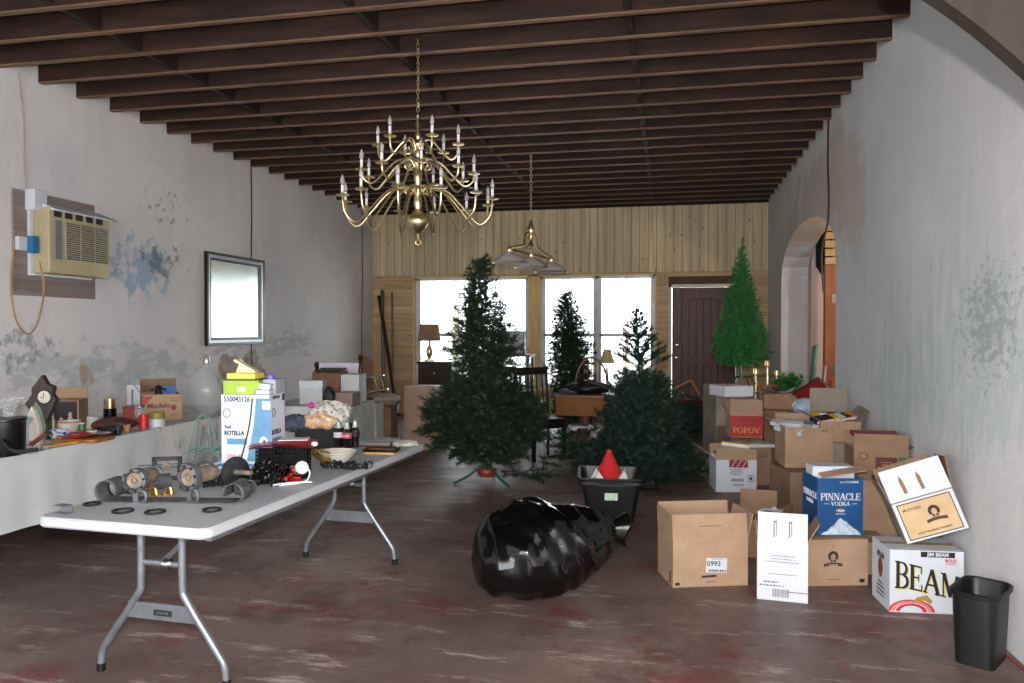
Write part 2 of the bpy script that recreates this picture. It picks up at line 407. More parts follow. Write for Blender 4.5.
LW = wallmat('left_plaster', (222, 219, 218), (206, 204, 205), [
    ((XL, 6.75, 2.12), (.6, .75, .42), (140, 168, 198), .64, 5, (1, 1.2, 1)),
    ((XL, 7.05, 2.22), (.6, .7, .36), (104, 112, 126), .74, 7, (1, 1, 1)),
    ((XL, 6.4, 1.15), (1, 3.2, .5), (140, 156, 162), .72, 3.5, (1, 1.2, 2.2), .42),
    ((XL, 5.2, 1.35), (1, .9, .4), (110, 122, 130), .74, 5, (1, 2, 2), .6),
    ((XL, 9.5, 1.3), (1, 2.6, .4), (150, 160, 158), .70, 3, (1, .8, 3), .5),
    ((XL, 6.1, 1.1), (1, .5, .3), (164, 140, 116), .74, 5, (1, 1, .5)),
    ((XL, 7.2, 2.8), (1, 1.5, .8), (110, 110, 114), .86, 14, (1, 1, 1))])
mb = MB(); mb.b2((XL-.25, YF, 0), (XL, YB, ZC+.35)); struct('wall_left', mb, LW, label='left plaster wall with blue and grey stains')
RWm = wallmat('right_plaster', (214, 213, 214), (198, 198, 201), [
    ((XR, 4.4, 1.35), (1, 1.5, .9), (170, 196, 190), .66, 3.2, (1, 3, .9), .4),
    ((XR, 5.6, 1.1), (1, 1.8, .9), (160, 192, 186), .70, 3.6, (1, 3, .8), .4),
    ((XR, 4.2, 1.55), (1, .8, .6), (140, 146, 150), .72, 9, (1, 1.5, 2.5), .55),
    ((XR, 5.0, 2.9), (1, 2.5, .8), (205, 205, 206), .62, 2, (1, 2, .6)),
    ((XR, 8.5, 2.8), (1, 2.6, .9), (196, 180, 166), .58, 1.4, (1, 1, 1))])
# right wall with the arched opening
AY0, AY1, AZ = 7.76, 11.4, 2.26
arch = [(AY0, 0), (AY0, AZ)]
for i in range(1, 12):
    a = PI-PI*i/12; arch.append(((AY0+AY1)/2+(AY1-AY0)/2*math.cos(a), AZ+.54*math.sin(a)))
arch += [(AY1, AZ), (AY1, 0)]
WT = .36
outer = [(AY0, 0), (YF, 0), (YF, ZC+.35), (YB, ZC+.35), (YB, 0), (AY1, 0)]
mb = MB()
def col_strip(x):
    return
top = ZC+.35
segs = [(YF, AY0, 0, 0), (AY1, YB, 0, 0)]
mb.b2((XR, YF, 0), (XR+WT, AY0, top)); mb.b2((XR, AY1, 0), (XR+WT, YB, top))
pts = arch[1:-1]
for (y0, z0), (y1, z1) in zip(pts[:-1], pts[1:]):
    mb.add([(XR, y0, z0), (XR, y1, z1), (XR, y1, top), (XR, y0, top), (XR+WT, y0, z0), (XR+WT, y1, z1), (XR+WT, y1, top), (XR+WT, y0, top)],
           [(0, 1, 2, 3), (7, 6, 5, 4), (0, 4, 5, 1), (3, 2, 6, 7)])
wr = struct('wall_right', mb, RWm, label='right plaster wall with an arched opening and faint green streaks')

# back wall: pine boards, two window openings and a door opening
WX = [(-4.50, -2.40), (-2.20, -.22)]; WZ = (.50, 2.46); DX = (0.03, 1.06); DZ = 2.22
pinev = plankmat('pine_boards_upright', (226, 208, 170), (196, 174, 134), 'x', .14, (84, 58, 34))
pineh = plankmat('pine_boards_level', (218, 188, 142), (182, 150, 106), 'z', .15, (96, 60, 30))
mb = MB(); rn = random.Random(3); x = XL
while x < XR:
    w = min(.14, XR-x); z0 = 2.48
    mb.b2((x+.004, YB-.018+rn.uniform(-.003, .003), z0), (x+w-.004, YB-.004, ZC+.2)); x += .14
mb2 = MB()
mb2.b2((XL, YB, 0), (WX[0][0]-.05, YB+.2, ZC+.3)); mb2.b2((WX[0][0]-.05, YB, 0), (DX[0]-.05, YB+.2, WZ[0])); mb2.b2((WX[0][0]-.05, YB, WZ[1]), (DX[0]-.05, YB+.2, ZC+.3))
mb2.b2((WX[1][1]+.0, YB, WZ[0]), (DX[0]-.05, YB+.2, WZ[1])); mb2.b2((DX[0]-.05, YB, DZ+.05), (DX[1]+.05, YB+.2, ZC+.3)); mb2.b2((DX[1]+.05, YB, 0), (XR+WT, YB+.2, ZC+.3))
mb2.b2((WX[0][0]-.05, YB, WZ[0]), (WX[0][0], YB+.2, WZ[1]))
wb = struct('wall_back', mb2, mat('wall_sheathing', (84, 64, 44), .8), label='far wall faced with knotty pine boards')
obj('upright_boards', mb, pinev, wb)
mb = MB(); z = 0.0
def hb(x0, x1, z0, z1):
    if x1-x0 > .02 and z1-z0 > .005: mb.b2((x0, YB-.016, z0), (x1, YB, z1))
while z < 2.48-.01:
    z1 = min(z+.148, 2.478)
    cuts = [z, z1]
    for a, bb in ((z, min(z1, WZ[0])), (max(z, WZ[0]), min(z1, WZ[1])), (max(z, WZ[1]), z1)):
        if bb-a < .004: continue
        inwin = a >= WZ[0]-1e-6 and bb <= WZ[1]+1e-6
        xs = [(XL, WX[0][0]), (WX[1][1], DX[0]-.05), (DX[1]+.05, XR)] if inwin else [(XL, DX[0]-.05), (DX[1]+.05, XR)]
        if a >= DZ+.05: xs = [(xs[0][0], xs[0][1])]+[(xs[-2][0] if inwin else DX[0]-.05, XR)] if inwin else [(XL, XR)]
        for q in xs: hb(q[0], q[1], a+.0015, bb-.0015)
    z += .15
obj('level_boards', mb, pineh, wb)
mb = MB().b2((-2.40, YB-.02, WZ[0]), (-2.20, YB+.2, WZ[1]))
struct('trim_1', mb, mat('window_post_pine', (226, 196, 130), .6, col2=(206, 172, 108), stretch=(6, 1, .5)), label='yellow pine post between the two back windows')
mb = MB(); mb.b2((WX[0][0], YB-.02, WZ[1]-.02), (WX[1][1], YB+.16, WZ[1])); mb.b2((WX[0][0]-.0, YB-.05, WZ[0]-.02), (WX[1][1], YB+.16, WZ[0]+.01)); mb.b2((WX[0][0], YB-.02, WZ[0]), (WX[0][0]+.02, YB+.16, WZ[1])); mb.b2((WX[1][1]-.02, YB-.02, WZ[0]), (WX[1][1], YB+.16, WZ[1]))
struct('trim_2', mb, _m['window_post_pine'], label='pine lining boards around the back window opening')

VIN = mat('white_vinyl', (222, 220, 222), .4)
MUN = mat('grey_muntin', (190, 192, 198), .5)
def window(n, x0, x1, lab):
    y = YB+.10; z0, z1 = WZ[0]+.01, WZ[1]-.02; w = struct('window_%d' % n, MB().b2((x0, y, z0), (x0+.05, y+.06, z1)), VIN, label=lab)
    f = MB(); f.b2((x1-.05, y, z0), (x1, y+.06, z1)); f.b2((x0, y, z0), (x1, y+.06, z0+.05)); f.b2((x0, y, z1-.05), (x1, y+.06, z1))
    xm = (x0+x1)/2; f.b2((xm-.04, y, z0), (xm+.04, y+.06, z1)); obj('window_frame', f, VIN, w)
    zm = (z0+z1)/2-.05
    for a, bb in ((x0+.05, xm-.04), (xm+.04, x1-.05)):
        s = MB(); s.b2((a, y+.01, zm-.03), (bb, y+.05, zm+.03)); s.b2((a, y+.01, z0+.05), (a+.03, y+.05, z1-.05)); s.b2((bb-.03, y+.01, z0+.05), (bb, y+.05, z1-.05))
        obj('sash', s, VIN, w)
        g = MB()
        for zz in ((z0+.05+zm)/2, (zm+z1-.05)/2): g.b2((a, y+.026, zz-.006), (bb, y+.034, zz+.006))
        g.b2(((a+bb)/2-.006, y+.026, z0+.05), ((a+bb)/2+.006, y+.034, z1-.05)); obj('muntins', g, MUN, w)
        obj('pane', MB().b2((a+.03, y+.028, z0+.05), (bb-.03, y+.032, z1-.05)), CLEAR, w)
window(1, WX[0][0]+.02, WX[0][1], 'left white double-hung window, bright daylight behind')
window(2, WX[1][0], WX[1][1]-.02, 'right white double-hung window, bright daylight behind')
# outside the windows
mb = MB().b2((-25, YB+.4, -.5), (18, 60, -.3)); struct('ground', mb, mat('outside_paving', (214, 210, 204), .9), label='pale sunlit ground outside the windows')
# porch posts seen through the glass
for i, xx in enumerate((-4.3, -.85)):
    o = obj('porch_post', MB().b2((xx-.06, 14.9, -.3), (xx+.06, 15.02, 3.4)), mat('porch_post_wood', (236, 216, 196), .8)); o['kind'] = 'structure'
    tag(o, ['pale porch post outside the left window', 'pale porch post outside the right window'][i], 'post', 'porch posts outside', 'structure')

# door in the back wall
mb = MB(); mb.b2((DX[0]-.05, YB-.03, 0), (DX[0], YB+.1, DZ+.05)); mb.b2((DX[1], YB-.03, 0), (DX[1]+.05, YB+.1, DZ+.05)); mb.b2((DX[0]-.05, YB-.03, DZ), (DX[1]+.05, YB+.1, DZ+.05))
struct('trim_3', mb, mat('door_casing', (206, 202, 192), .6), label='off-white casing around the dark door')
dm = plankmat('dark_stained_door', (94, 46, 38), (44, 20, 17), 'x', .1, None, .42)
dx0, dx1 = DX[0]+.004, DX[1]-.004; dw = dx1-dx0
mb = MB(); Y0, Y1 = YB-.005, YB+.04
st = .16
mb.b2((dx0, Y0, .01), (dx0+st, Y1, DZ-.005)); mb.b2((dx1-st, Y0, .01), (dx1, Y1, DZ-.005)); mb.b2((dx0+st, Y0, .01), (dx1-st, Y1, .22)); mb.b2((dx0+st, Y0, .93), (dx1-st, Y1, 1.10))
# arched top rail
cx = (dx0+dx1)/2; n = 12; q = [(dx0+st, DZ-.005)]
for i in range(n+1):
    u = i/n; q.append((dx0+st+(dw-2*st)*u, DZ-.30+.12*math.sin(PI*u)))
q.append((dx1-st, DZ-.005)); mb.prism(q, Y0, Y1)
d1 = struct('door_1', mb, dm, label='dark stained plank door with an arched upper panel', bevel=.006)
pm = MB(); k = 6; pw = (dw-2*st)/k
for i in range(k):
    a = dx0+st+pw*i; pm.b2((a+.003, Y0+.014, .2), (a+pw-.003, Y1-.005, DZ-.1))
pm.b2((dx0+.05, Y1-.012, .1), (dx1-.05, Y1-.002, DZ-.08))
obj('plank_panel', pm, dm, d1, bevel=.004)
h_ = MB(); h_.lathe([(.03, 0), (.032, .006), (.02, .012)], 14, (dx0+.08, Y0, 1.05), rot=(PI/2, 0, 0)); h_.lathe([(.012, .0), (.012, .04), (.028, .045), (.03, .06), (.022, .075), (0, .078)], 14, (dx0+.08, Y0, 1.05), rot=(PI/2, 0, 0)); obj('door_knob', h_, CHROME, d1, smooth=True)
h_ = MB(); h_.lathe([(.034, 0), (.034, .012), (.02, .02), (0, .02)], 14, (dx0+.08, Y0, 1.26), rot=(PI/2, 0, 0)); obj('deadbolt', h_, CHROME, d1, smooth=True)
h_ = MB()
for zz in (.3, 1.1, 1.95): h_.b2((dx1-.01, Y0-.01, zz-.05), (dx1+.006, Y0+.004, zz+.05))
obj('hinge', h_, DULL, d1)

# ceiling boards, joists and blocking
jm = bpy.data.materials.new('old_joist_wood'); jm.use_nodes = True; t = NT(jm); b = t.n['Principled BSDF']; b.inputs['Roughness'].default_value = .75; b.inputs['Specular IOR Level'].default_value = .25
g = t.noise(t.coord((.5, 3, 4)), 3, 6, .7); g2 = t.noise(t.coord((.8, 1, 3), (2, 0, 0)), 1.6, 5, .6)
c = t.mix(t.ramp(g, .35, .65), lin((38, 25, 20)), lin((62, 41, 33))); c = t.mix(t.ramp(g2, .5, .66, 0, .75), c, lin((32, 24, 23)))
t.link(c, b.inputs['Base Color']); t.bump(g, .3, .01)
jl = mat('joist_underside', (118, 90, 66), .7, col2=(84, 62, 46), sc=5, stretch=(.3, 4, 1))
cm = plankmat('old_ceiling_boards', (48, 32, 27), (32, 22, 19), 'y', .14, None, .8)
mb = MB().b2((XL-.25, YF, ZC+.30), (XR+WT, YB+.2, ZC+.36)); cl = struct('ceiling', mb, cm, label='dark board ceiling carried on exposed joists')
J0, DJ = 5.52, .419
j = -19; js = []
while J0+j*DJ < YB-.1:
    y = J0+j*DJ; mb = MB(); dx = random.uniform(-.01, .01)
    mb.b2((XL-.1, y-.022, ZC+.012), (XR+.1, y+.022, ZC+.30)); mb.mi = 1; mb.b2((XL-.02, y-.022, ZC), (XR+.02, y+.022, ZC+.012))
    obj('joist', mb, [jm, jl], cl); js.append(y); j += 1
for bx in (-3.95, -2.05, -.28):
    mb = MB()
    for a, c2 in zip(js[:-1], js[1:]):
        mb.b2((bx-.025, a+.022, ZC+.02), (bx+.025, c2-.022, ZC+.28))
    obj('blocking', mb, cm, cl)
mb = MB().b2((XL, YB-.06, ZC-.02), (XR, YB, ZC+.3)); obj('end_beam', mb, cm, cl)

# front wall (behind the camera) with a wide shop opening
mb = MB(); mb.b2((XL-.25, YF-.2, 0), (-4.6, YF, ZC+.35)); mb.b2((1.0, YF-.2, 0), (XR+.5, YF, ZC+.35)); mb.b2((-4.6, YF-.2, 2.7), (1.0, YF, ZC+.35)); mb.b2((-4.6, YF-.2, 0), (1.0, YF, .5))
struct('wall_front', mb, LW, label='plaster wall behind the viewer with a wide shop window')
mb = MB()
for xx in (-4.6, -2.75, -.9, .94): mb.b2((xx, YF-.12, .5), (xx+.06, YF-.05, 2.7))
mb.b2((-4.6, YF-.12, .5), (1., YF-.05, .56)); mb.b2((-4.6, YF-.12, 2.64), (1., YF-.05, 2.7)); w3 = struct('window_3', mb, VIN, label='wide shop window behind the viewer')

# side room beyond the arch
SX = 4.6
mb = MB(); mb.b2((XR+WT, 6.2, 0), (SX, 6.4, 3.3)); struct('wall_side_near', mb, mat('side_plaster', (200, 190, 180), .9), label='near wall of the side room')
mb = MB(); mb.b2((SX, 6.2, 0), (SX+.1, 13.4, 3.3)); struct('wall_side_far', mb, mat('side_board_wall', (196, 150, 104), .8, col2=(176, 130, 86), sc=3, stretch=(1, 1, 8)), label='board wall of the side room')
mb = MB(); mb.b2((XR+WT, 13.2, 0), (SX, 13.4, 3.3)); struct('wall_side_back', mb, _m['side_plaster'], label='end wall of the side room')
sm = MB(); sm.b2((XR+WT, 6.2, 3.3), (SX+.1, 13.4, 3.36)); struct('ceiling_side', sm, cm, label='ceiling of the side room')
bl = bpy.data.lights.new('side_room_bulb', 'POINT'); bl.energy = 55; bl.color = (1, .82, .62); bl.shadow_soft_size = .06
bo = bpy.data.objects.new('side_room_bulb', bl); COL.objects.link(bo); bo.location = (2.75, 8.6, 2.4)
# door frame with red-brown jamb and a lath panel standing in the opening's far half
JX = XR+WT+.02
dj = thing('wooden_door_frame', 'reddish brown door frame standing behind the arch', 'door frame', (JX+.06, 11.2, 0))
fr_m = mat('red_brown_jamb', (176, 104, 66), .6, col2=(150, 84, 50), sc=4, stretch=(4, 4, .6))
obj('jamb', MB().b2((-.01, -.66, 0), (.20, -.54, 2.36)), fr_m, dj)
obj('post', MB().b2((1.0, -.66, 0), (1.1, -.54, 2.36)), fr_m, dj)
obj('hinge', MB().b2((.07, -.672, 1.86), (.14, -.66, 1.98)), CHROME, dj); obj('hinge', MB().b2((.07, -.672, .92), (.14, -.66, 1.04)), CHROME, dj)
lt = MB()
for i in range(5): lt.b2((-.01, -.66, 2.37+i*.11), (1.1, -.60, 2.46+i*.11))
obj('lath_header', lt, mat('lath_wood', (204, 168, 120), .7), dj)
o = obj('wall_panel', MB().b2((-.055, .10, 0), (.30, .19, 2.95)), mat('pinkish_plaster_panel', (236, 220, 212), .8, col2=(222, 190, 182), sc=1.2, stretch=(1, 2, .8)), dj)
dr = MB(); dr.sheet(lambda u, v: (JX+.01+.22*u, 11.0-.02*math.sin(u*15), 3.0-v*(.62+.12*math.sin(u*3))), 20, 8)
tag(obj('black_cloth', dr, mat('black_cloth', (22, 24, 26), .9)), 'black cloth hanging at the top of the arch', 'cloth')

# wooden spandrel near the camera, top right
bw = plankmat('near_board_wood', (44, 36, 28), (28, 23, 19), 'x', .09, None, .6)
a = PY(930, 0, 2.2); bq = PY(1024, 62, 2.2)
prof = []
for i in range(13):
    u = i/12; px = 905+150*u; py = -22+115*u**1.12 - 4*math.sin(PI*u); p = PY(px, py, 2.2); prof.append((p.x, p.z))
prof += [(XR, prof[-1][1]-.35), (XR, ZC), (prof[0][0]-.3, ZC), (prof[0][0]-.25, prof[0][1]+.35)]
mb = MB().prism(prof, 2.2, 2.26); struct('trim_4', mb, bw, label='curved brown board bracket at the upper right corner')

# wires running down the walls
def wire(name, pts, r, m, label, cat='wire', n=6, closed=False):
    return tag(obj(name, MB().tube(catmull(pts), r, n), m, smooth=True), label, cat)
wa = PX(251, 165, XL+.012); wy = wa.y
wire('wall_wire', [(XL+.012, wy, ZC+.2), (XL+.012, wy+.01, 3), (XL+.012, wy, 2.6), (XL+.012, wy-.01, 1.9), (XL+.012, wy, .9)], .008, DARKM, 'dark wire running down the left wall behind the framed mirror')
p = PX(362, 250, XL+.01); wire('wall_wire', [(XL+.01, p.y, ZC), (XL+.01, p.y+.01, 2.4), (XL+.01, p.y-.02, 1.4), (XL+.01, p.y, .6)], .007, DARKM, 'thin dark wire down the left wall near the pine wall')
p = PX(828, 180, XR-.012); wire('wall_wire', [(XR-.012, p.y, ZC+.1), (XR-.012, p.y+.02, 3.2), (XR-.012, p.y-.03, 2.9), (XR-.012, p.y, 2.6), (XR-.03, p.y+.2, 2.3), (XR-.02, p.y+.15, 1.9)], .010, mat('brown_wire', (70, 52, 44), .6), 'brown wire dangling down the right wall beside the arch')
p = PX(1010, 655, XR-.02); q = PX(1024, 671, XR-.02)
wire('red_wire', [(XR-.03, 4.25, .006), (XR-.035, 3.9, .006), (XR-.025, 3.6, .006), (XR-.05, 3.0, .006)], .005, mat('red_wire', (150, 62, 54), .5), 'thin red wire lying along the foot of the right wall')

# ============================================================ CEILING FIXTURES
CHX = PY(418, 150, 5.35); CY = 5.35; CX = CHX.x
def zc(v): return PY(419, 90+v/3.415, CY).z      # heights read along the fixture
ch = thing('chandelier', 'big brass chandelier with three tiers of candle arms on a chain', 'chandelier', (CX, CY, zc(512)))
base = zc(512)
def L(v): return zc(v)-base
cb = MB(); zt = L(75)
prof = [(0, L(512)), (.006, L(505)), (.01, L(495)), (.016, L(488)), (.045, L(478)), (.072, L(460)), (.078, L(447)), (.07, L(432)), (.04, L(418)), (.022, L(408)), (.03, L(395)), (.032, L(375)), (.022, L(360)), (.034, L(345)), (.036, L(335)), (.02, L(325)), (.03, L(305)), (.03, L(285)), (.018, L(270)), (.034, L(255)), (.034, L(240)), (.016, L(230)), (.026, L(212)), (.014, L(200)), (.03, L(190)), (.03, L(178)), (.012, L(168)), (.022, L(150)), (.01, L(138)), (.02, L(120)), (.008, L(100)), (.012, L(88)), (0, L(80))]
cb.lathe(prof, 20); obj('column', cb, BRASS, ch, smooth=True)
obj('finial_ring', MB().ring((0, 0, L(512)-.018), .02, .005, rot=(PI/2, 0, .3)), BRASS, ch, smooth=True)
ck = MB(); z = zt; i = 0
while z < ZC+.05-base:
    ck.ring((0, 0, z+.018), .011, .0028, 10, 5, rot=(PI/2, 0, (i % 2)*PI/2), sy=1.9); z += .033; i += 1
obj('chain', ck, BRASS, ch, smooth=True)
cw = MB().tube([(0.006+.004*math.sin(k), .004*math.cos(k*1.3), zt+(ZC-base-zt)*k/14) for k in range(15)], .003, 5); obj('cord', cw, BRASS, ch)
obj('ceiling_hook', MB().tube([(0, 0, ZC+.05-base), (0, .0, ZC+.12-base), (0, .08, ZC+.14-base)], .006), DARKM, ch)
arm_mesh = {}
CWHITE = mat('candle_sleeve', (238, 236, 228), .5)
def tier(n, rad, hubv, crestv, lowv, cupv, ph):
    hz, cz, lz, uz = L(hubv), L(crestv), L(lowv), L(cupv)
    am = MB().tube(catmull([(.02, 0, hz), (.05, 0, cz-.01), (.09, 0, cz), (rad*.34+.03, 0, cz-.03), (rad*.62, 0, (cz+lz)/2-.02), (rad*.82, 0, lz), (rad*.965, 0, lz+(uz-lz)*.35), (rad, 0, uz)], 5), .0078, 7)
    am.tube(catmull([(.05, 0, hz), (.085, 0, hz-.01), (.10, 0, hz+.02), (.08, 0, hz+.035)], 4), .004, 6)
    cu = MB().lathe([(.0, 0), (.010, .0), (.012, .006), (.042, .010), (.046, .016), (.044, .017), (.016, .013), (.014, .03), (0, .03)], 16)
    ca = MB().lathe([(.0105, 0), (.0105, .062), (0, .062)], 10)
    bu = MB().lathe([(.007, 0), (.012, .008), (.0165, .024), (.0155, .038), (.009, .058), (.003, .074), (0, .078)], 12)
    fi = MB().tube([(0, 0, 0), (0, 0, .03)], .0012, 4)
    me = None
    for k in range(n):
        a = ph+2*PI*k/n
        if me is None:
            o = obj('arm', am, BRASS, ch, smooth='all'); c1 = obj('drip_pan', cu, BRASS, o, smooth=True, loc=(rad, 0, uz)); c2 = obj('candle_sleeve', ca, CWHITE, o, smooth=True, loc=(rad, 0, uz+.022)); c3 = obj('flame_bulb', bu, BULBG, o, smooth='all', loc=(rad, 0, uz+.084))
            me = (o, c1, c2, c3)
        else:
            o = me[0].copy(); COL.objects.link(o); o.parent = ch
            for q in me[1:]:
                p = q.copy(); COL.objects.link(p); p.parent = o
        o.rotation_euler = (0, 0, a)
k_ = CY/756/3.415
tier(6, 145*k_, 212, 172, 240, 193, R(8))
tier(9, 200*k_, 268, 238, 328, 292, R(12))
tier(12, 268*k_, 352, 335, 462, 383, R(5))

# three-shade pendant
PYY = 8.95
pt = PY(531, 155, PYY); pc = PY(530, 240, PYY)
pl = thing('pendant_light', 'brass island pendant with three ribbed glass shades over the middle of the room', 'ceiling light', (pt.x, PYY, PY(530, 255, PYY).z))
b0 = pl.location.z
def q_(px, py): p = PY(px, py, PYY); return (p.x-pt.x, 0, p.z-b0)
ck = MB(); z = q_(530, 220)[2]; i = 0
while z < ZC+.08-b0:
    ck.ring((0, 0, z+.02), .014, .0035, 8, 5, rot=(PI/2, 0, (i % 2)*PI/2), sy=1.9); z += .042; i += 1
obj('chain', ck, BRASS, pl, smooth=True)
bd = MB(); zz = q_(530, 246)[2]
bd.lathe([(0, zz-.05), (.02, zz-.03), (.035, zz), (.02, zz+.05), (.012, zz+.1), (.03, zz+.15), (.045, zz+.2), (.02, zz+.26), (.012, zz+.3), (0, zz+.32)], 14)
sh_dir = Vector((.20, .30, -.035))
for s_ in (-1, 1):
    bd.tube(catmull([Vector((0, 0, zz+.16)), sh_dir*s_*.25+Vector((0, 0, zz+.12)), sh_dir*s_*.35+Vector((0, 0, zz)), sh_dir*s_*.7+Vector((0, 0, zz-.05)), sh_dir*s_*1.1+Vector((0, 0, zz-.09))], 5), .012, 8)
bd.tube([-sh_dir*1.15+Vector((0, 0, zz-.10)), sh_dir*1.15+Vector((0, 0, zz-.10))], .014, 8)
obj('frame', bd, BRASS, pl, smooth=True)
SHG = mat('ribbed_glass_shade', (214, 210, 206), .3, col2=(190, 186, 184), sc=30, alpha=.9)
for s_ in (-1, 0, 1):
    m_ = MB(); c = sh_dir*s_*1.0+Vector((0, 0, zz-.10))
    m_.lathe([(.03, -.02), (.035, -.03), (.08, -.055), (.15, -.10), (.195, -.145), (.20, -.155), (.192, -.15), (.145, -.106), (.075, -.062), (.03, -.036)], 28, c, cap=False); o = obj('glass_shade', m_, SHG, pl, smooth=True)
    obj('shade_trim', MB().ring(c+Vector((0, 0, -.157)), .198, .006, 28), BRASS, o, smooth=True)
    obj('shade_holder', MB().lathe([(0, .01), (.03, .01), (.036, -.03), (.03, -.04), (0, -.04)], 14, c), BRASS, o, smooth=True)

gb = PY(472, 188, 7.6)
m_ = MB(); n_ = 14
m_.lathe([(.10*math.sin(PI*i/12), -.10*math.cos(PI*i/12)) for i in range(13)], 18); gl = thing('hanging_globe', 'small black glass globe hanging under the joists behind the chandelier', 'globe', (gb.x, 7.6, gb.z-.1))
m2 = MB().add([], []); m_.v = [(a, b, c+.1) for a, b, c in m_.v]; obj('globe', m_, mat('black_glass', (10, 10, 16), .08), gl, smooth=True)
obj('hanging_wire', MB().tube([(0, 0, .2), (0, 0, ZC+.02-gb.z+.1)], .004, 5), DARKM, gl)

# ============================================================ LEFT WALL THINGS
# air conditioner in a board panel
def wl(px, py, off=0): p = PX(px, py, XL+off); return p
a = wl(11, 182); b_ = wl(93, 290); ya, yb = a.y, wl(93, 245).y
zb0, zb1 = 1.79, 2.66
ac = thing('air_conditioner', 'beige window air conditioner set through a grey board on the left wall', 'air conditioner', (XL+.001, (ya+yb)/2, zb0))
hw = (yb-ya)/2; AG = mat('weathered_board', (146, 132, 128), .8, col2=(118, 104, 100), sc=3, stretch=(1, .3, 4)); ABG = mat('beige_case', (186, 174, 138), .5, col2=(170, 158, 122), sc=2)
obj('backing_board', MB().b2((0, -hw, 0), (.02, hw, zb1-zb0)), AG, ac)
y0, y1, z0, z1 = -hw*.62, hw*.94, .19, .74
m_ = MB(); m_.b2((.02, y0, z0), (.20, y1, z1)); obj('case', m_, ABG, ac, bevel=.012)
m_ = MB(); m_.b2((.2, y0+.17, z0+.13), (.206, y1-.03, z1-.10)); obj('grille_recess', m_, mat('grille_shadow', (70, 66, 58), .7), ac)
m_ = MB()
for i in range(17):
    zz = z0+.14+i*(z1-z0-.25)/16; m_.b2((.204, y0+.17, zz), (.214, y1-.03, zz+.009))
for i in range(4): yy = y0+.17+(y1-y0-.2)*i/3; m_.b2((.204, yy-.003, z0+.13), (.213, yy+.003, z1-.1))
obj('grille', m_, mat('beige_grille', (168, 164, 140), .5), ac)
obj('control_panel', MB().b2((.2, y0+.06, z0+.12), (.207, y0+.13, z1-.10)), mat('grey_panel', (120, 124, 130), .4), ac)
for i in range(5):
    yy = y0+.03+i*(y1-y0-.1)/5; obj('air_vent', MB().b2((.2, yy+.02, z1-.075), (.204, yy+.10, z1-.015)), INK, ac)
m_ = MB(); m_.prism([(.05, z1-.0), (.25, z1-.03), (.255, z1-.02), (.06, z1+.055)], y0+.02, y1+.04); obj('white_cover_board', m_, WHITE, ac)
obj('tape_strip', MB().b2((.02, y0-.02, z0-.02), (.08, y1-.08, z0-.003)), WHITE, ac); obj('tape_strip', MB().b2((.02, y0-.035, z0-.02), (.05, y0-.005, z1)), WHITE, ac)
sw = wl(18, 222, .05)
oc = obj('outlet_box', MB().b2((.022, -.08, .02), (.06, .06, .13)), WHITE, ac, bevel=.003, loc=(0, -hw*.80, .35)); oc['label'] = 'white outlet cover with blue sticker'
obj('blue_sticker', MB().b2((.061, -.0, .0), (.12, .06, .14)), mat('blue_sticker', (40, 110, 160), .5), oc)
pb = obj('switch_box', MB().b2((.022, -.06, 0), (.12, .07, .17)), WHITE, ac, bevel=.004, loc=(0, -hw*.62, .71)); pb['label'] = 'blank white box'
p0 = wl(21, 80, .01); p1 = wl(22, 190, .03)
wire('ceiling_cable', [(XL+.012, wl(17, 80).y, ZC+.02), (XL+.012, wl(22, 110).y, 3.2), (XL+.012, wl(22, 150).y, 2.9), (XL+.03, wl(22, 192).y, 2.69)], .008, mat('grey_cable', (176, 164, 152), .6), 'pale cable dropping from the ceiling to the air conditioner', 'cable')
wire('power_cord', [PX(40, 262, XL+.22), PX(44, 285, XL+.2), PX(41, 310, XL+.08), PX(35, 328, XL+.04), PX(27, 334, XL+.03), PX(17, 322, XL+.03), PX(12, 300, XL+.03), PX(11, 275, XL+.03), PX(14, 245, XL+.05)], .008, mat('tan_cord', (170, 132, 104), .6), 'tan power cord looping down from the air conditioner to the outlet', 'cord', closed=False)

# framed mirror
ma, mb_ = wl(203, 250), wl(261, 262); mz0, mz1 = wl(204, 346).z, wl(203, 251).z
mr = thing('framed_mirror', 'black and silver framed mirror hanging on the left wall', 'mirror', (XL+.012, (ma.y+mb_.y)/2, mz0), rot=(0, 0, 0))
hw = (mb_.y-ma.y)/2; hh = mz1-mz0; BF = mat('black_frame', (20, 20, 24), .3); SF = mat('silver_frame', (168, 170, 174), .3, .7)
def frame_rect(y0, y1, z0, z1, w, x0, x1):
    m = MB(); m.b2((x0, y0, z0), (x1, y1, z0+w)); m.b2((x0, y0, z1-w), (x1, y1, z1)); m.b2((x0, y0, z0+w), (x1, y0+w, z1-w)); m.b2((x0, y1-w, z0+w), (x1, y1, z1-w)); return m
obj('outer_frame', frame_rect(-hw, hw, 0, hh, .03, 0, .045), BF, mr, bevel=.003); obj('silver_band', frame_rect(-hw+.03, hw-.03, .03, hh-.03, .035, 0, .038), SF, mr, bevel=.004); obj('inner_frame', frame_rect(-hw+.065, hw-.065, .065, hh-.065, .03, 0, .03), BF, mr)
obj('glass', MB().b2((.0, -hw+.09, .09), (.012, hw-.09, hh-.09)), mat('mirror_glass', (205, 208, 206), .22, 1., col2=(190, 196, 192), sc=2), mr)

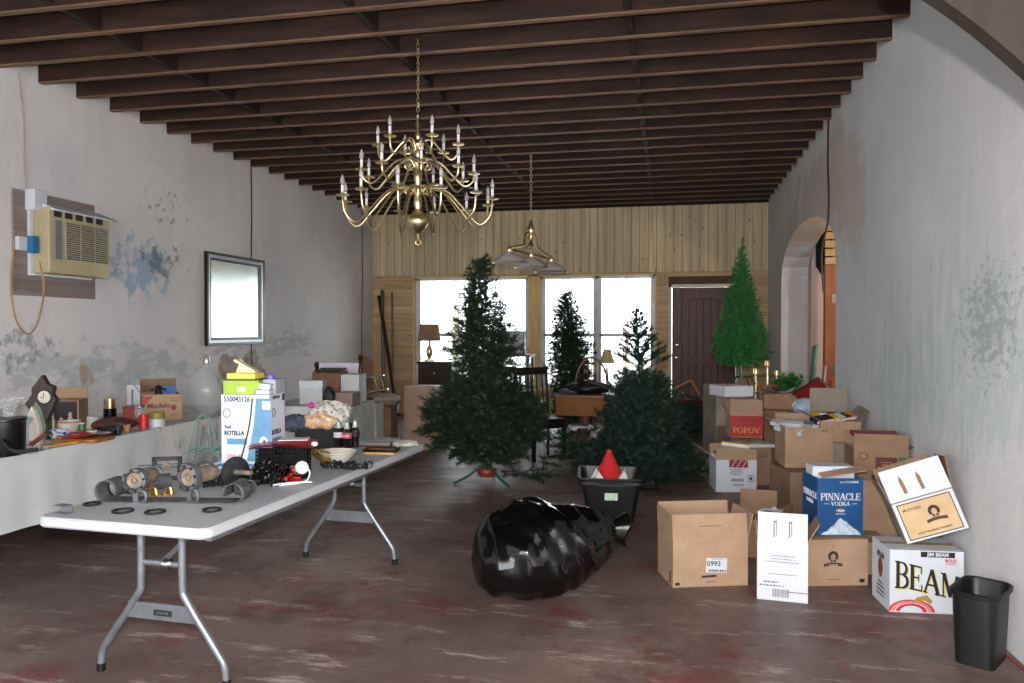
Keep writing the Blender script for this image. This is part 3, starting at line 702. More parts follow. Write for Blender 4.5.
# broken plaster patches
def jag(name, pts, x, th, m, lab):
    q = []
    rn = random.Random(len(pts))
    for i in range(len(pts)):
        a, b = Vector(pts[i]), Vector(pts[(i+1) % len(pts)])
        for k in range(5):
            p = a.lerp(b, k/5); q.append((p.x+rn.uniform(-.025, .025), p.y+rn.uniform(-.025, .025)))
    n = len(q); mb = MB(); vs = [(x+th, a, b) for a, b in q]+[(x, a, b) for a, b in q]
    mb.add(vs, [tuple(range(n))]+[(i, i+n, (i+1) % n+n, (i+1) % n) for i in range(n)])
    o = struct(name, mb, m, label=lab); return o
def wp(*a): return [(PX(x, y, XL).y, PX(x, y, XL).z) for x, y in a]
ADO = mat('bare_masonry', (190, 176, 166), .95, col2=(150, 132, 124), sc=9, bump=.6); BRK = mat('bare_pink_brick', (206, 170, 152), .95, col2=(184, 142, 122), sc=7, bump=.5)
jag('trim_5', wp((219, 358), (224, 354), (240, 358), (252, 352), (256, 348), (258, 362), (266, 372), (270, 388), (264, 400), (225, 400), (217, 380)), XL, .006, ADO, 'patch of bare masonry where plaster has fallen, below the mirror')
jag('trim_6', wp((348, 372), (352, 366), (358, 362), (362, 355), (370, 358), (381, 357), (381, 440), (372, 420), (356, 396), (350, 380)), XL, .006, BRK, 'patch of bare pink brick at the far end of the left wall')

# ============================================================ ARTIFICIAL TREES
def needles(mb, pts, nl, step, per, rn, w=.004, core=.004):
    """one bristly twig along a polyline; writes thin needles straight into mb"""
    V, Fc, Mi = mb.v, mb.f, mb.m
    for a, b in zip(pts[:-1], pts[1:]):
        d = b-a; Ln = d.length
        if Ln < 1e-6: continue
        d /= Ln; u = d.cross(Vector((.3, .2, 1))).normalized(); v = d.cross(u); k = max(1, int(Ln/step))
        # twig stick
        n = len(V); 
        for p in (a, b):
            for j in range(3): q = p+(u*math.cos(j*2.1)+v*math.sin(j*2.1))*core; V.append((q.x, q.y, q.z))
        for j in range(3): Fc.append((n+j, n+(j+1) % 3, n+3+(j+1) % 3, n+3+j)); Mi.append(1)
        for i in range(k):
            p = a+d*(Ln*(i+rn.random())/k)
            for _ in range(per):
                t = rn.random()*6.283; o = u*math.cos(t)+v*math.sin(t); l = nl*rn.uniform(.7, 1.15)
                tip = p+(o*.8+d*.6)*l; s = (d.cross(o))*w*.5; n = len(V)
                V.append((p.x+s.x, p.y+s.y, p.z+s.z)); V.append((p.x-s.x, p.y-s.y, p.z-s.z)); V.append((tip.x+s.x*.4, tip.y+s.y*.4, tip.z+s.z*.4)); V.append((tip.x-s.x*.4, tip.y-s.y*.4, tip.z-s.z*.4))
                Fc.append((n, n+1, n+3, n+2)); Mi.append(0)
def needlemat(name, a, b):
    m = bpy.data.materials.new(name); m.use_nodes = True; t = NT(m); bs = t.n['Principled BSDF']; bs.inputs['Roughness'].default_value = .5
    bs.inputs['Specular IOR Level'].default_value = .35
    n = t.noise(t.coord(), 26, 3, .8); t.link(t.mix(t.ramp(n, .35, .65), lin(a), lin(b)), bs.inputs['Base Color']); return m
BARK = mat('tree_wire_stem', (34, 44, 34), .7)
def branch(mb, p0, az, L_, up, rn, nl, step, per, w, sub=.35, droop=.1, first=.25):
    d = Vector((math.cos(az), math.sin(az), up)).normalized(); side = Vector((-math.sin(az), math.cos(az), 0)); pts = [p0]; k = 5
    for i in range(1, k+1):
        u = i/k; pts.append(p0+d*L_*u+Vector((0, 0, -droop*L_*u*u))+side*rn.uniform(-.02, .02))
    needles(mb, pts, nl, step, per, rn, w)
    x = first*L_; sg = rn.choice((-1, 1))
    while x < L_*.93:
        u = x/L_; p = p0+d*x+Vector((0, 0, -droop*L_*u*u)); l = sub*L_*(1-u*.55)*rn.uniform(.7, 1.2)
        e = (d*rn.uniform(.6, 1)+side*sg*rn.uniform(.5, 1)+Vector((0, 0, rn.uniform(-.25, .35)))).normalized()
        needles(mb, [p, p+e*l*.5, p+e*l+Vector((0, 0, .02))], nl, step, per, rn, w, .003); x += rn.uniform(.045, .085); sg = -sg
def fir(mb, prof, rn, nbr, nl, step, per, w, up=(.1, .5), sub=.35, lean=0., jit=.15, droop=.15, first=.25):
    """prof: list of (z, radius); branches spread evenly by surface"""
    zs = [p[0] for p in prof]; rs = [p[1] for p in prof]
    def rad(z): return float(np.interp(z, zs, rs))
    grid = np.linspace(zs[0], zs[-1], 200); wgt = np.array([rad(z)+.03 for z in grid]); cum = np.cumsum(wgt); cum /= cum[-1]
    for i in range(nbr):
        z = float(np.interp((i+rn.random())/nbr, cum, grid)); f = (z-zs[0])/(zs[-1]-zs[0])
        u = up[0]+(up[1]-up[0])*f; L_ = rad(z)*rn.uniform(1-jit, 1+jit*.6); L_ = max(L_, .06); az = i*2.39996+rn.uniform(-.4, .4)
        branch(mb, Vector((lean*(z-zs[0]), 0, z-u*L_*.5)), az, L_/math.sqrt(1+u*u)*1.05, u, rn, nl, step, per, w, sub, droop, first)
def tripod(r, mats, n, span, h, rad=.012):
    for k in range(n):
        a = k*2*PI/n+.5; mb = MB().tube([(0, 0, h), (math.cos(a)*span*.5, math.sin(a)*span*.5, h*.5), (math.cos(a)*span, math.sin(a)*span, .012)], rad, 6); obj('stand_leg', mb, mats, r)

# big dark tree
NA = needlemat('needles_dark_green', (22, 38, 26), (42, 60, 42)); GRS = mat('green_stand', (44, 84, 66), .4)
A0 = P(487, 482, 0); TY = A0.y
ta = thing('christmas_tree', 'tallest and fullest dark green artificial tree standing in front of the left window', 'artificial tree', (A0.x, TY, 0), group='artificial trees')
def ax(px): return (px)/756*TY
def az_(py): return PY(487, py, TY).z
rn = random.Random(11); mb = MB()
prof = [(az_(462), .20), (az_(448), .44), (az_(430), .60), (az_(415), .60), (az_(395), .50), (az_(378), .42), (az_(368), .36), (az_(355), .40), (az_(330), .33), (az_(305), .25), (az_(285), .20), (az_(270), .15), (az_(262), .09)]
fir(mb, prof, rn, 330, .042, .0105, 5, .0055, up=(-.1, .35), lean=-.045, sub=.40, jit=.28)
obj('branches', mb, [NA, BARK], ta)
mb = MB(); needles(mb, [Vector((-.07, 0, az_(275))), Vector((-.06, 0, az_(262))), Vector((.0, 0, az_(255)))], .05, .006, 7, rn, .005)
for i in range(7): branch(mb, Vector((-.05, 0, az_(272)+i*.015)), i*2.4, .12, .5, rn, .04, .008, 6, .005)
obj('tree_top', mb, [NA, BARK], ta)
obj('trunk', MB().tube([(0, 0, .10), (0, 0, .5), (-.03, 0, 1.2), (-.07, 0, 2.0)], [.016, .016, .012, .008], 8), GRS, ta)
mb = MB().lathe([(0, .06), (.08, .06), (.10, .09), (.10, .13), (.085, .15), (.08, .15)], 16); st_ = obj('stand', mb, mat('red_stand_bowl', (140, 50, 34), .35), ta, smooth=True)
obj('stand_collar', MB().lathe([(.05, .14), (.06, .17), (.05, .20), (.02, .21), (0, .21)], 14), GRS, st_, smooth=True)
for k, a in enumerate((3.7, 5.6, 1.6)):
    obj('stand_leg', MB().tube([(.05*math.cos(a), .05*math.sin(a), .17), (.2*math.cos(a), .2*math.sin(a), .07), (.34*math.cos(a), .34*math.sin(a), .012)], .014, 6), GRS, ta)
# loose branch on the floor beside it
B0 = P(528, 482, 0); mb = MB(); rn = random.Random(5)
for i in range(7): branch(mb, Vector((rn.uniform(-.04, .04), rn.uniform(-.03, .03), .04+.01*i)), rn.uniform(-.9, .9)+(PI if i % 2 else 0), rn.uniform(.2, .32), .1, rn, .036, .011, 5, .0045)
o = obj('loose_branch', mb, [NA, BARK], loc=(B0.x, B0.y, 0)); tag(o, 'loose green tree branch lying on the floor right of the red tree stand', 'branch')

# slim tree in front of the right window
NB = needlemat('needles_olive_green', (24, 40, 26), (42, 60, 38))
BY = 11.25; bb = PY(576, 420, BY)
tb = thing('christmas_tree', 'slim dark green artificial tree behind the brown table, in front of the right window', 'artificial tree', (bb.x, BY, 0), group='artificial trees')
zb = lambda py: PY(570, py, BY).z
rn = random.Random(21); mb = MB()
fir(mb, [(zb(425), .28), (zb(400), .33), (zb(370), .35), (zb(345), .35), (zb(325), .29), (zb(305), .22), (zb(292), .15)], rn, 260, .05, .012, 5, .007, up=(-.2, .4), lean=-.08, sub=.3, jit=.2)
obj('branches', mb, [NB, BARK], tb); obj('trunk', MB().tube([(0, 0, .05), (0, 0, .8), (-.09, 0, zb(292))], [.016, .014, .008], 7), BARK, tb); tripod(tb, BARK, 4, .3, .1)

# half assembled tree right
NC = needlemat('needles_blue_green', (22, 42, 34), (42, 66, 54))
CYY = 8.0; cc = PY(640, 440, CYY)
tc = thing('christmas_tree', 'dark green artificial tree with a sparse wispy top before the right window', 'artificial tree', (cc.x, CYY, 0), group='artificial trees')
zq = lambda py: PY(636, py, CYY).z
rn = random.Random(31); mb = MB()
fir(mb, [(zq(470), .50), (zq(452), .66), (zq(440), .52), (zq(425), .40), (zq(405), .37), (zq(385), .32), (zq(370), .24)], rn, 270, .045, .011, 5, .006, up=(-.15, .25), sub=.42, jit=.2)
obj('lower_branches', mb, [NC, BARK], tc); mb = MB()
for i in range(46):
    f = i/45; z = zq(372)+(zq(312)-zq(372))*f; az = i*2.4; L_ = .33*(1-f)+.05
    branch(mb, Vector((-.04*f, 0, z)), az, L_, .55, rn, .034, .009, 6, .006, sub=.26, droop=0, first=.45)
needles(mb, [Vector((-.04, 0, zq(320))), Vector((-.045, 0, zq(306)))], .03, .01, 5, rn, .005)
obj('upper_branches', mb, [NC, BARK], tc)
obj('trunk', MB().tube([(0, 0, .05), (0, 0, .8), (-.04, 0, zq(312)), (-.055, 0, zq(300)), (-.03, 0, zq(292)), (-.06, 0, zq(288))], [.016, .014, .007, .003, .003, .002], 7), BARK, tc); tripod(tc, BARK, 4, .35, .1)
# heap of branches left of it and right of it
def heap(px, py, rx, ry, hz, n, seed, m, lab, ln=(.25, .4)):
    c = P(px, py, 0); rn = random.Random(seed); mb = MB()
    for i in range(n):
        p = Vector((rn.uniform(-rx, rx), rn.uniform(-ry, ry), rn.uniform(.05, hz)*1.0)); p.z *= 1-.6*abs(p.x)/rx
        branch(mb, p, rn.uniform(0, 6.28), rn.uniform(*ln), rn.uniform(-.1, .35), rn, .04, .012, 5, .0055, sub=.4)
    mb.v = [(a, b, max(.004, z)) for a, b, z in mb.v]
    o = obj('tree_branches', mb, [m, BARK], loc=(c.x, c.y, 0)); return tag(o, lab, 'branch')
heap(582, 470, .26, .16, .46, 30, 41, NA, 'low heap of green tree branches between the black chair and the black tub')
heap(694, 440, .34, .28, .62, 46, 42, needlemat('needles_bluish', (22, 44, 42), (40, 68, 64)), 'bluish green heap of tree branches on the floor in front of the dark door')

# bright small tree on the boxes
ND = needlemat('needles_bright_green', (22, 84, 34), (50, 124, 56))
DYY = 8.45; dd = PY(739, 384, DYY)
td = thing('christmas_tree', 'bright green narrow artificial tree standing on top of the boxes before the dark door', 'artificial tree', (dd.x, DYY, .905), group='artificial trees')
zd = lambda py: PY(739, py, DYY).z-.905
rn = random.Random(51); mb = MB()
fir(mb, [(zd(364), .20), (zd(356), .31), (zd(345), .33), (zd(330), .29), (zd(300), .21), (zd(275), .15), (zd(258), .09), (zd(246), .03)], rn, 260, .034, .010, 5, .0045, up=(-.05, .7), sub=.34, jit=.12)
needles(mb, [Vector((0, 0, zd(252))), Vector((0.01, 0, zd(237)))], .03, .006, 6, rn, .005)
obj('branches', mb, [ND, BARK], td); obj('trunk', MB().tube([(0, 0, .04), (0, 0, zd(250))], [.018, .008], 7), _m['green_stand'], td)
for k in range(4):
    a = k*PI/2+.4; obj('stand_leg', MB().tube([(0, 0, .08), (.12*math.cos(a), .12*math.sin(a), .09), (.19*math.cos(a), .19*math.sin(a), .006)], .007, 6), BLACKP, td)

# ============================================================ BLACK BAG, TUB, HAT, BIN
def P2(pts, y): return [PY(a, b, y) for a, b in pts]
bagm = mat('black_bin_liner', (8, 8, 9), .13, col2=(6, 6, 7), sc=9, bump=.12)
bm_ = bpy.data.meshes.new('b'); bc = P(545, 588, 0)
mb = MB(); nu, nv = 84, 56; rn = random.Random(4)
fold = [(rn.uniform(-1, 1), rn.uniform(-1, 1), rn.uniform(-1, 1), rn.uniform(3, 9), rn.uniform(0, 6)) for _ in range(26)]
def bagpt(u, v):
    # axis from the round bottom end (near left) to the gathered neck (far right)
    t_ = u; r_ = float(np.interp(t_, [0, .04, .12, .3, .5, .7, .85, .95, 1], [.0, .14, .225, .285, .285, .24, .17, .12, .08]))
    ax0 = Vector((-.36, -.02, .215)); ax1 = Vector((.40, .34, .24)); c = ax0.lerp(ax1, t_)
    c.z = float(np.interp(t_, [0, .3, .6, .8, 1], [.20, .245, .235, .26, .30])); 
    dirv = (ax1-ax0).normalized(); s = Vector((dirv.y, -dirv.x, 0)).normalized(); up = Vector((0, 0, 1)); a = 2*PI*v
    rr = r_*(1+.045*math.sin(a*2+1.0)+.03*math.sin(a*3+2.2+t_*2))
    p = c+(s*math.cos(a)*1.05+up*math.sin(a)*.88)*rr
    dd = 0
    nd = (p-c).normalized() if (p-c).length > 1e-6 else up
    for fx, fy, fz, fr, ph in fold: dd += (abs(math.sin((fx*p.x+fy*p.y*1.3+fz*p.z)*fr*2.6+ph))-.6)*.005
    dd += .010*math.sin(a*11+2*math.sin(t_*7))*min(1, t_*1.3)*(.3+.9*max(0, t_-.45))
    p = p+nd*dd
    p.z = max(p.z, .004+.004*abs(math.sin(p.x*30)*math.sin(p.y*27)))
    return p
mb.sheet(bagpt, nu, nv)
# the flared end of the neck
bg_ = thing('trash_bag', 'full shiny black plastic bag lying on the floor beside the black tub', 'trash bag', (bc.x-.02, bc.y-.25, 0)); bg_.scale = (.98, 1.0, 1.08)
obj('bag', mb, bagm, bg_, smooth='all')
mb = MB(); mb.sheet(lambda u, v: Vector((.40+.10*u, .34+.05*u+(v-.5)*.05, .30+.0*u))+Vector((.02*math.sin(v*20), 0, (.05+.05*u)*math.sin(2*PI*v)))+Vector((0, (.03+.05*u)*math.cos(2*PI*v), 0)), 8, 40)
obj('gathered_neck', mb, bagm, bg_, smooth='all')

tp0, tp1 = P(588, 522, 0), P(634, 524, 0)
tub = thing('storage_tub', 'black plastic storage tub with a white label, open, holding a red and white hat', 'tub', (tp0+tp1)/2, .10)
tw = (tp1-tp0).length; th_ = .36; td_ = .40; tm_ = MB()
def tubring(z, grow, ins=0):
    w, d = tw/2+grow-ins, td_/2+grow-ins; c = Vector((0, td_/2, z)); o = []; r = .04; x, y = w, d
    for k, (sx, sy) in enumerate(((1, 1), (-1, 1), (-1, -1), (1, -1))):
        for i in range(4): a = PI/2*(k+i/3); o.append(c+Vector((sx*(x-r)+r*math.cos(a), sy*(y-r)+r*math.sin(a), 0)))
    return o
rings = [tubring(0, 0), tubring(th_-.05, .05), tubring(th_-.05, .075), tubring(th_-.03, .075), tubring(th_-.03, .06), tubring(th_, .065), tubring(th_, .085), tubring(th_-.006, .085), tubring(th_-.006, .058, .0), tubring(.012, -.006)]
n = 16; vs = sum(rings, []); fs = [(q*n+i, q*n+(i+1) % n, (q+1)*n+(i+1) % n, (q+1)*n+i) for q in range(len(rings)-1) for i in range(n)]
fs += [tuple(range(n))[::-1], tuple(range((len(rings)-1)*n, len(rings)*n))]; tm_.add(vs, fs); obj('tub_body', tm_, BLACKB, tub)
obj('label', MB().box((.0, -.046, .215), (.10, .002, .055), (-.14, 0, 0)), mat('tub_label', (150, 190, 160), .5, col2=(200, 214, 200), sc=60), tub)
obj('handle_grip', MB().b2((-.10, -.075, th_-.06), (.10, -.05, th_-.03)), BLACKB, tub)
hc = tub.location
hat = thing('santa_hat', 'red hat with white felt panels standing inside the black tub', 'hat', (hc.x-.03, hc.y+.18, .014), .2)
mb = MB(); mb.lathe([(.15, 0), (.15, .2), (.135, .27), (.10, .35), (.06, .43), (.025, .50), (.0, .51)], 20); obj('cone', mb, mat('red_felt', (200, 34, 40), .95), hat, smooth=True)
mb = MB()
for s_ in (-1, 1):
    mb.add([(s_*.153, -.03, .24), (s_*.155, -.03, .30), (s_*.11, -.09, .40), (s_*.055, -.152, .26), (s_*.05, -.15, .24), (s_*.156, -.02, .24)], [(0, 1, 2, 3, 4)])
    mb.prism([(s_*.15, .22), (s_*.145, .29), (s_*.10, .385), (s_*.04, .30), (s_*.035, .22)], -.155, -.11)
obj('felt_panel', mb, mat('white_felt', (222, 214, 204), .95), hat)
obj('pompom', MB().lathe([(0, .49), (.02, .50), (.025, .515), (.015, .53), (0, .535)], 10), mat('red_tip', (214, 60, 30), .8), hat, smooth=True)
# wire stand leg right of the tub
o = obj('tree_stand', MB().tube(catmull([P(640, 474, .03)-P(640, 480, 0), P(652, 474, .1)-P(640, 480, 0), P(657, 487, .02)-P(640, 480, 0)], 4), .009, 6).tube([P(628, 489, .02)-P(640, 480, 0), P(660, 489, .02)-P(640, 480, 0)], .009, 6), BLACKP, loc=P(640, 480, 0)); tag(o, 'thin black metal stand legs sticking out right of the black tub', 'stand')

# wastebasket, half round with a flat back
wbp = P(975, 668, 0)
wbk = thing('wastebasket', 'black rectangular plastic wastebasket with a rounded front against the right wall', 'wastebasket', (1.395, 3.80, 0), -.6); wbk.scale = (.93, .93, .95)
def wring(w, d, z, r=.05):
    o = []
    for k, (sx, sy) in enumerate(((1, 1), (-1, 1), (-1, -1), (1, -1))):
        for i in range(6): a = PI/2*(k+i/5); o.append(Vector((sx*(w/2-r)+r*math.cos(a), sy*(d/2-r)+r*math.sin(a)-(.018*math.cos(sx*0) if 0 else 0), z)))
    return o
rings = [wring(.17, .25, 0, .035), wring(.20, .295, .325, .06), wring(.222, .315, .33, .065), wring(.226, .32, .35, .065), wring(.214, .308, .355, .06), wring(.196, .29, .345, .055), wring(.165, .245, .008, .03)]
n = 24; vs = sum(rings, []); fs = [(q*n+i, q*n+(i+1) % n, (q+1)*n+(i+1) % n, (q+1)*n+i) for q in range(len(rings)-1) for i in range(n)]
fs += [tuple(range(n))[::-1], tuple(range((len(rings)-1)*n, len(rings)*n))]
mb = MB().add(vs, fs); obj('basket', mb, BLACKB, wbk, smooth=True)

# ============================================================ FOLDING TABLE
TZ = .735
tA, tB, tC = P(40, 520, TZ), P(206, 530, TZ), P(427, 443, TZ)
TW, TL = .82, 2.30; trz = math.atan2(tC.y-tB.y, tC.x-tB.x)-PI/2
tdirx = Vector((math.cos(trz), math.sin(trz), 0)); tdiry = Vector((-math.sin(trz), math.cos(trz), 0))
tcen = (tB-tdirx*TW/2+tdiry*TL/2); tcen.z = 0
ft_ = thing('folding_table', 'long white plastic folding table on grey tube legs, covered in hardware', 'table', tcen, trz)
obj('table_top', MB().bevbox((0, 0, TZ-.022), (TW, TL, .044), .05, n=5), PLAST, ft_, smooth=True)
obj('apron', MB().b2((-TW/2+.05, -TL/2+.1, TZ-.075), (-TW/2+.08, TL/2-.1, TZ-.044)).b2((TW/2-.08, -TL/2+.1, TZ-.075), (TW/2-.05, TL/2-.1, TZ-.044)), STEEL, ft_)
for sy in (-1, 1):
    yl = sy*(TL/2-.28)-.03
    for sx in (-1, 1):
        pts = [(sx*.105, yl, TZ-.044), (sx*.105, yl, .42), (sx*.125, yl, .35), (sx*.27, yl, .15), (sx*.308, yl, .09), (sx*.318, yl, .015)]
        l = obj('leg', MB().tube(catmull(pts, 4), .0165, 10), STEEL, ft_, smooth=True)
        obj('foot_cap', MB().lathe([(.019, 0), (.019, .035), (0, .035)], 10, (sx*.318, yl, 0)), BLACKP, l)
    cb_ = obj('crossbar', MB().b2((-.17, yl-.006, .255), (.17, yl+.006, .325)), STEEL, ft_)
    if sy < 0:
        obj('maker_plate', MB().b2((-.035, yl-.009, .275), (.055, yl-.006, .30)), INK, cb_)
        tt = plain_text('LIFETIME', .016); obj('lettering', tt, STEEL, cb_, loc=(.01, yl-.0105, .2875), rot=(PI/2, 0, 0))
    obj('brace', MB().tube([(.0, yl-sy*.42, TZ-.05), (.0, yl-sy*.30, TZ-.12), (0.0, yl, .50)], .013, 8).tube([(-.105, yl, .50), (.105, yl, .50)], .013, 8), STEEL, ft_, smooth=True)
    obj('brace_lock', MB().lathe([(.022, -.015), (.022, .015), (0, .015)], 12, (.03, yl, .50), rot=(0, PI/2, 0)), CHROME, ft_)

# ============================================================ CARTONS ON THE RIGHT
def zat(px, py, y): return PY(px, py, y).z
b1 = carton((673, 588), (748, 585.5), 0, .31, .265, 'large open brown carton with a 0993 sticker, nearest on the left of the heap', CARD, [('front', -6, .16), ('back', 4, .17), ('left', 3, .16), ('right', 12, .16)], CG)
patch(b1, 'front', -.005+.04, .125, .125, .085, WHITE, 'sticker', rz=-.05)
decal(b1, 'front', plain_text('0993', .042, .0006), mat('blue_ink', (50, 56, 84), .6), .018, .135, .003, rz=-.05)
decal(b1, 'front', bars(.105, .014, 20), INK, .035, .094, .003, 'barcode', rz=-.05); decal(b1, 'front', lines(.10, .008, 1, 3), GREYINK, .035, .162, .003, 'print', rz=-.05)
patch(b1, 'front', -.20, .022, .028, .016, INK, 'print'); patch(b1, 'front', -.01, .062, .09, .012, INK, 'print', rz=.03); patch(b1, 'left', 0.10, .05, .02, .07, INK, 'print')
decal(b1, 'front', lines(.09, .01, 1, 8), BRINK, 0, .03, .002, 'print')
f_ = [c for c in b1.children if c.name.startswith('flap')][0]; 
o = obj('print', lines(.16, .012, 1, 5), BRINK, f_, loc=(0, -.0035, .09), rot=(PI/2, 0, 0))

b2_ = carton((757, 599), (808, 604), 0, .22, .335, 'narrow white carton standing on end in front of the heap', WHITE, [('front', -3, .155), ('left', 6, .12, CARD), ('right', 30, .12, CARD)], CG)
patch(b2_, 'left', 0, .165, .20, .32, CARD, 'bare_side'); D = DIM[b2_.name]
decal(b2_, 'front', lines(.20, .05, 3, 4), GREYINK, 0, .235, .002, 'print'); decal(b2_, 'front', lines(.16, .012, 1, 6), GREYINK, .0, .15, .002, 'print')
decal(b2_, 'front', bars(.085, .045, 12, 4), GREYINK, -.01, .045, .002, 'barcode'); decal(b2_, 'front', lines(.14, .04, 2, 14, .008), GREYINK, -.06, .095, .002, 'print'); patch(b2_, 'front', .08, .055, .11, .004, DRED, 'print')
f_ = [c for c in b2_.children if c.name.startswith('flap')][0]
for x0 in (-.045, .035): obj('arrow_print', MB().b2((x0-.003, -.005, .02), (x0+.003, -.0035, .11)).b2((x0+.003, -.005, .10), (x0+.014, -.0035, .11)).b2((x0+.010, -.005, .03), (x0+.014, -.0035, .1)), GREYINK, f_)

b3 = carton((786, 587), (868, 585.5), 0, .36, .275, 'closed brown carton with a dark portrait emblem, under the blue vodka box', CARD, (), CG, closed=True)
# emblem: curly haired head above a banner
def emblem(sc, base=(0, 0)):
    m = MB(); cx, cz = base
    def disc(x, z, r, n=12, sx=1., y=0): m.add([(cx+x*sc+r*sc*sx*math.cos(2*PI*i/n), cz+z*sc+r*sc*math.sin(2*PI*i/n), y) for i in range(n)], [tuple(range(n))])
    rn = random.Random(2)
    for i in range(11):
        a = -.5+(PI+1)*i/10; disc(.30*math.cos(a), .35+.30*math.sin(a), .13, 9)
    mo = MB(); mo.v = m.v; mo.f = m.f; mo.m = m.m
    m.add([(cx+x*sc, cz+z*sc, 0) for x, z in ((-.22, .08), (-.06, .1), (-.02, -.05), (-.22, -.12))], [(0, 1, 2, 3)])
    m.add([(cx+x*sc, cz+z*sc, 0) for x, z in ((.22, .08), (.06, .1), (.02, -.05), (.22, -.12))], [(0, 1, 2, 3)])
    for i in range(10):
        u0, u1 = -.75+1.5*i/10, -.75+1.5*(i+1)/10; g = lambda u: -.34+.09*math.cos(u*2.2)
        m.add([(cx+u0*sc, cz+(g(u0)-.12)*sc, 0), (cx+u1*sc, cz+(g(u1)-.12)*sc, 0), (cx+u1*sc, cz+(g(u1)+.12)*sc, 0), (cx+u0*sc, cz+(g(u0)+.12)*sc, 0)], [(0, 1, 2, 3)])
    for k, x in enumerate((-.1, .1)): m.add([(cx+(x+.035*math.cos(a*PI/3))*sc, cz+(.36+.03*math.sin(a*PI/3))*sc, .0004) for a in range(6)], [tuple(range(6))])
    return m
def face_disc(sc, m, r, base): return obj('emblem_face', MB().add([(base[0]+.19*sc*math.cos(2*PI*i/16), base[1]+(.30+.24*math.sin(2*PI*i/16))*sc, .0002) for i in range(16)], [tuple(range(16))]), m, r)
e_ = decal(b3, 'front', emblem(.075), BRINK, .035, .15, .0022, 'emblem'); face_disc(.075, CARD, e_, (0, 0)); 
tt = plain_text('TENNESSEE', .011, .0004); obj('lettering', tt, CARD, e_, loc=(0, -.024, .0012))
patch(b3, 'front', .21, .03, .03, .022, INK, 'print'); decal(b3, 'front', lines(.12, .01, 1, 8), BRINK, .04, .04, .002, 'print')

NAVY = mat('vodka_box_blue', (22, 82, 134), .45, col2=(16, 66, 116), sc=2)
p4 = carton((817.5, 536), (860, 532), .277, .24, .345, 'bright blue PINNACLE VODKA carton with a white mountain, on the portrait carton', NAVY, (), CG, turn=.20)
W4, D4, H4 = DIM[p4.name]
decal(p4, 'front', serif_text('PINNACLE', .042, W4*.88), WHITE, 0, .235); decal(p4, 'front', serif_text('VODKA', .024, W4*.42), WHITE, 0, .193)
decal(p4, 'front', MB().box((-.31*W4, 0, 0), (.03, .003, .001)).box((.31*W4, 0, 0), (.03, .003, .001)), WHITE, 0, .193)
decal(p4, 'front', plain_text('6 x 1.75 LITERS', .017, .0003), WHITE, .05, .322); 
mb = MB(); mm = [(-.44, 0), (-.36, .10), (-.30, .12), (-.22, .26), (-.14, .34), (-.06, .52), (0, .60), (.07, .50), (.13, .46), (.2, .34), (.3, .22), (.38, .14), (.46, 0)]
mb.add([(x*W4, z*.17, 0) for x, z in mm], [tuple(range(len(mm)))]); decal(p4, 'front', mb, mat('snow_print', (214, 222, 228), .6, col2=(150, 176, 196), sc=28), 0, .008, name='mountain_print')
decal(p4, 'front', MB().add([(-.03, 0, 0), (-.01, -.008, 0), (.01, -.008, 0), (.03, 0, 0), (.012, .01, 0), (-.012, .01, 0)], [(0, 1, 2, 3, 4, 5)]), mat('crest_print', (190, 210, 180), .6, col2=(190, 90, 80), sc=80), 0, .152, name='crest'); decal(p4, 'front', plain_text('IMPORTED', .012), WHITE, 0, .132)
decal(p4, 'left', serif_text('PINNACLE', .038, .21), WHITE, 0, .235); decal(p4, 'left', serif_text('VODKA', .022, .1), WHITE, 0, .19)
q = loc_of(p4, 0, .10, 0); tr_ = thing('white_carton', 'white carton with blue lettering, sticking out of the top of the blue vodka box', 'box', (q.x, q.y, .285), p4.rotation_euler[2]-.04, CG)
DIM[tr_.name] = (.25, .12, .39); obj('body', MB().b2((-.125, 0, 0), (.125, .12, .39)), WHITE, tr_, bevel=.002)
decal(tr_, 'front', serif_text('BACK', .026, .07), mat('blue_print', (70, 100, 170), .6), .03, .365, .002)
o = obj('white_carton_flap', MB().box((.02, .01, 0), (.26, .09, .004), (.15, -.18, .1)), CARD, loc=loc_of(p4, .01, .045, H4+.03)); tag(o, 'loose tan cardboard strip lying across the top of the blue vodka box', 'cardboard', CG)

b5 = carton((889.5, 612), (966, 611.5), 0, .27, .335, 'white JIM BEAM carton with heavy black lettering beside the wastebasket', WHITE, (), CG, closed=True, wide=.37, turn=.08)
W5 = .37
YEL = mat('yellow_print', (214, 196, 90), .6)
drop = lambda u: (.0+(-.62 if 0 else 0)-.75*max(0, u-.35)*1.0, 1-.55*max(0, u-.1))
tt = serif_text('BEAM', .15, W5*.9, drop=lambda u: (.10-.45*max(0, u-.2), 1.08-.55*max(0, u-.05)))
decal(b5, 'front', tt, YEL, .005+.005, .19-.004, .0016, 'lettering_shadow')
decal(b5, 'front', serif_text('BEAM', .15, W5*.9, drop=lambda u: (.10-.45*max(0, u-.2), 1.08-.55*max(0, u-.05))), INK, .005, .19, .0026)
ob = patch(b5, 'front', .055, .315, .17, .028, INK, 'name_band'); obj('lettering', plain_text('JIM BEAM', .026, .001), WHITE, ob, loc=(0, 0, .001))
decal(b5, 'front', plain_text('BOLD', .022, .0006), RED, .12, .285); decal(b5, 'front', plain_text('CHOICE', .014), RED, .12, .268)
mb = MB()
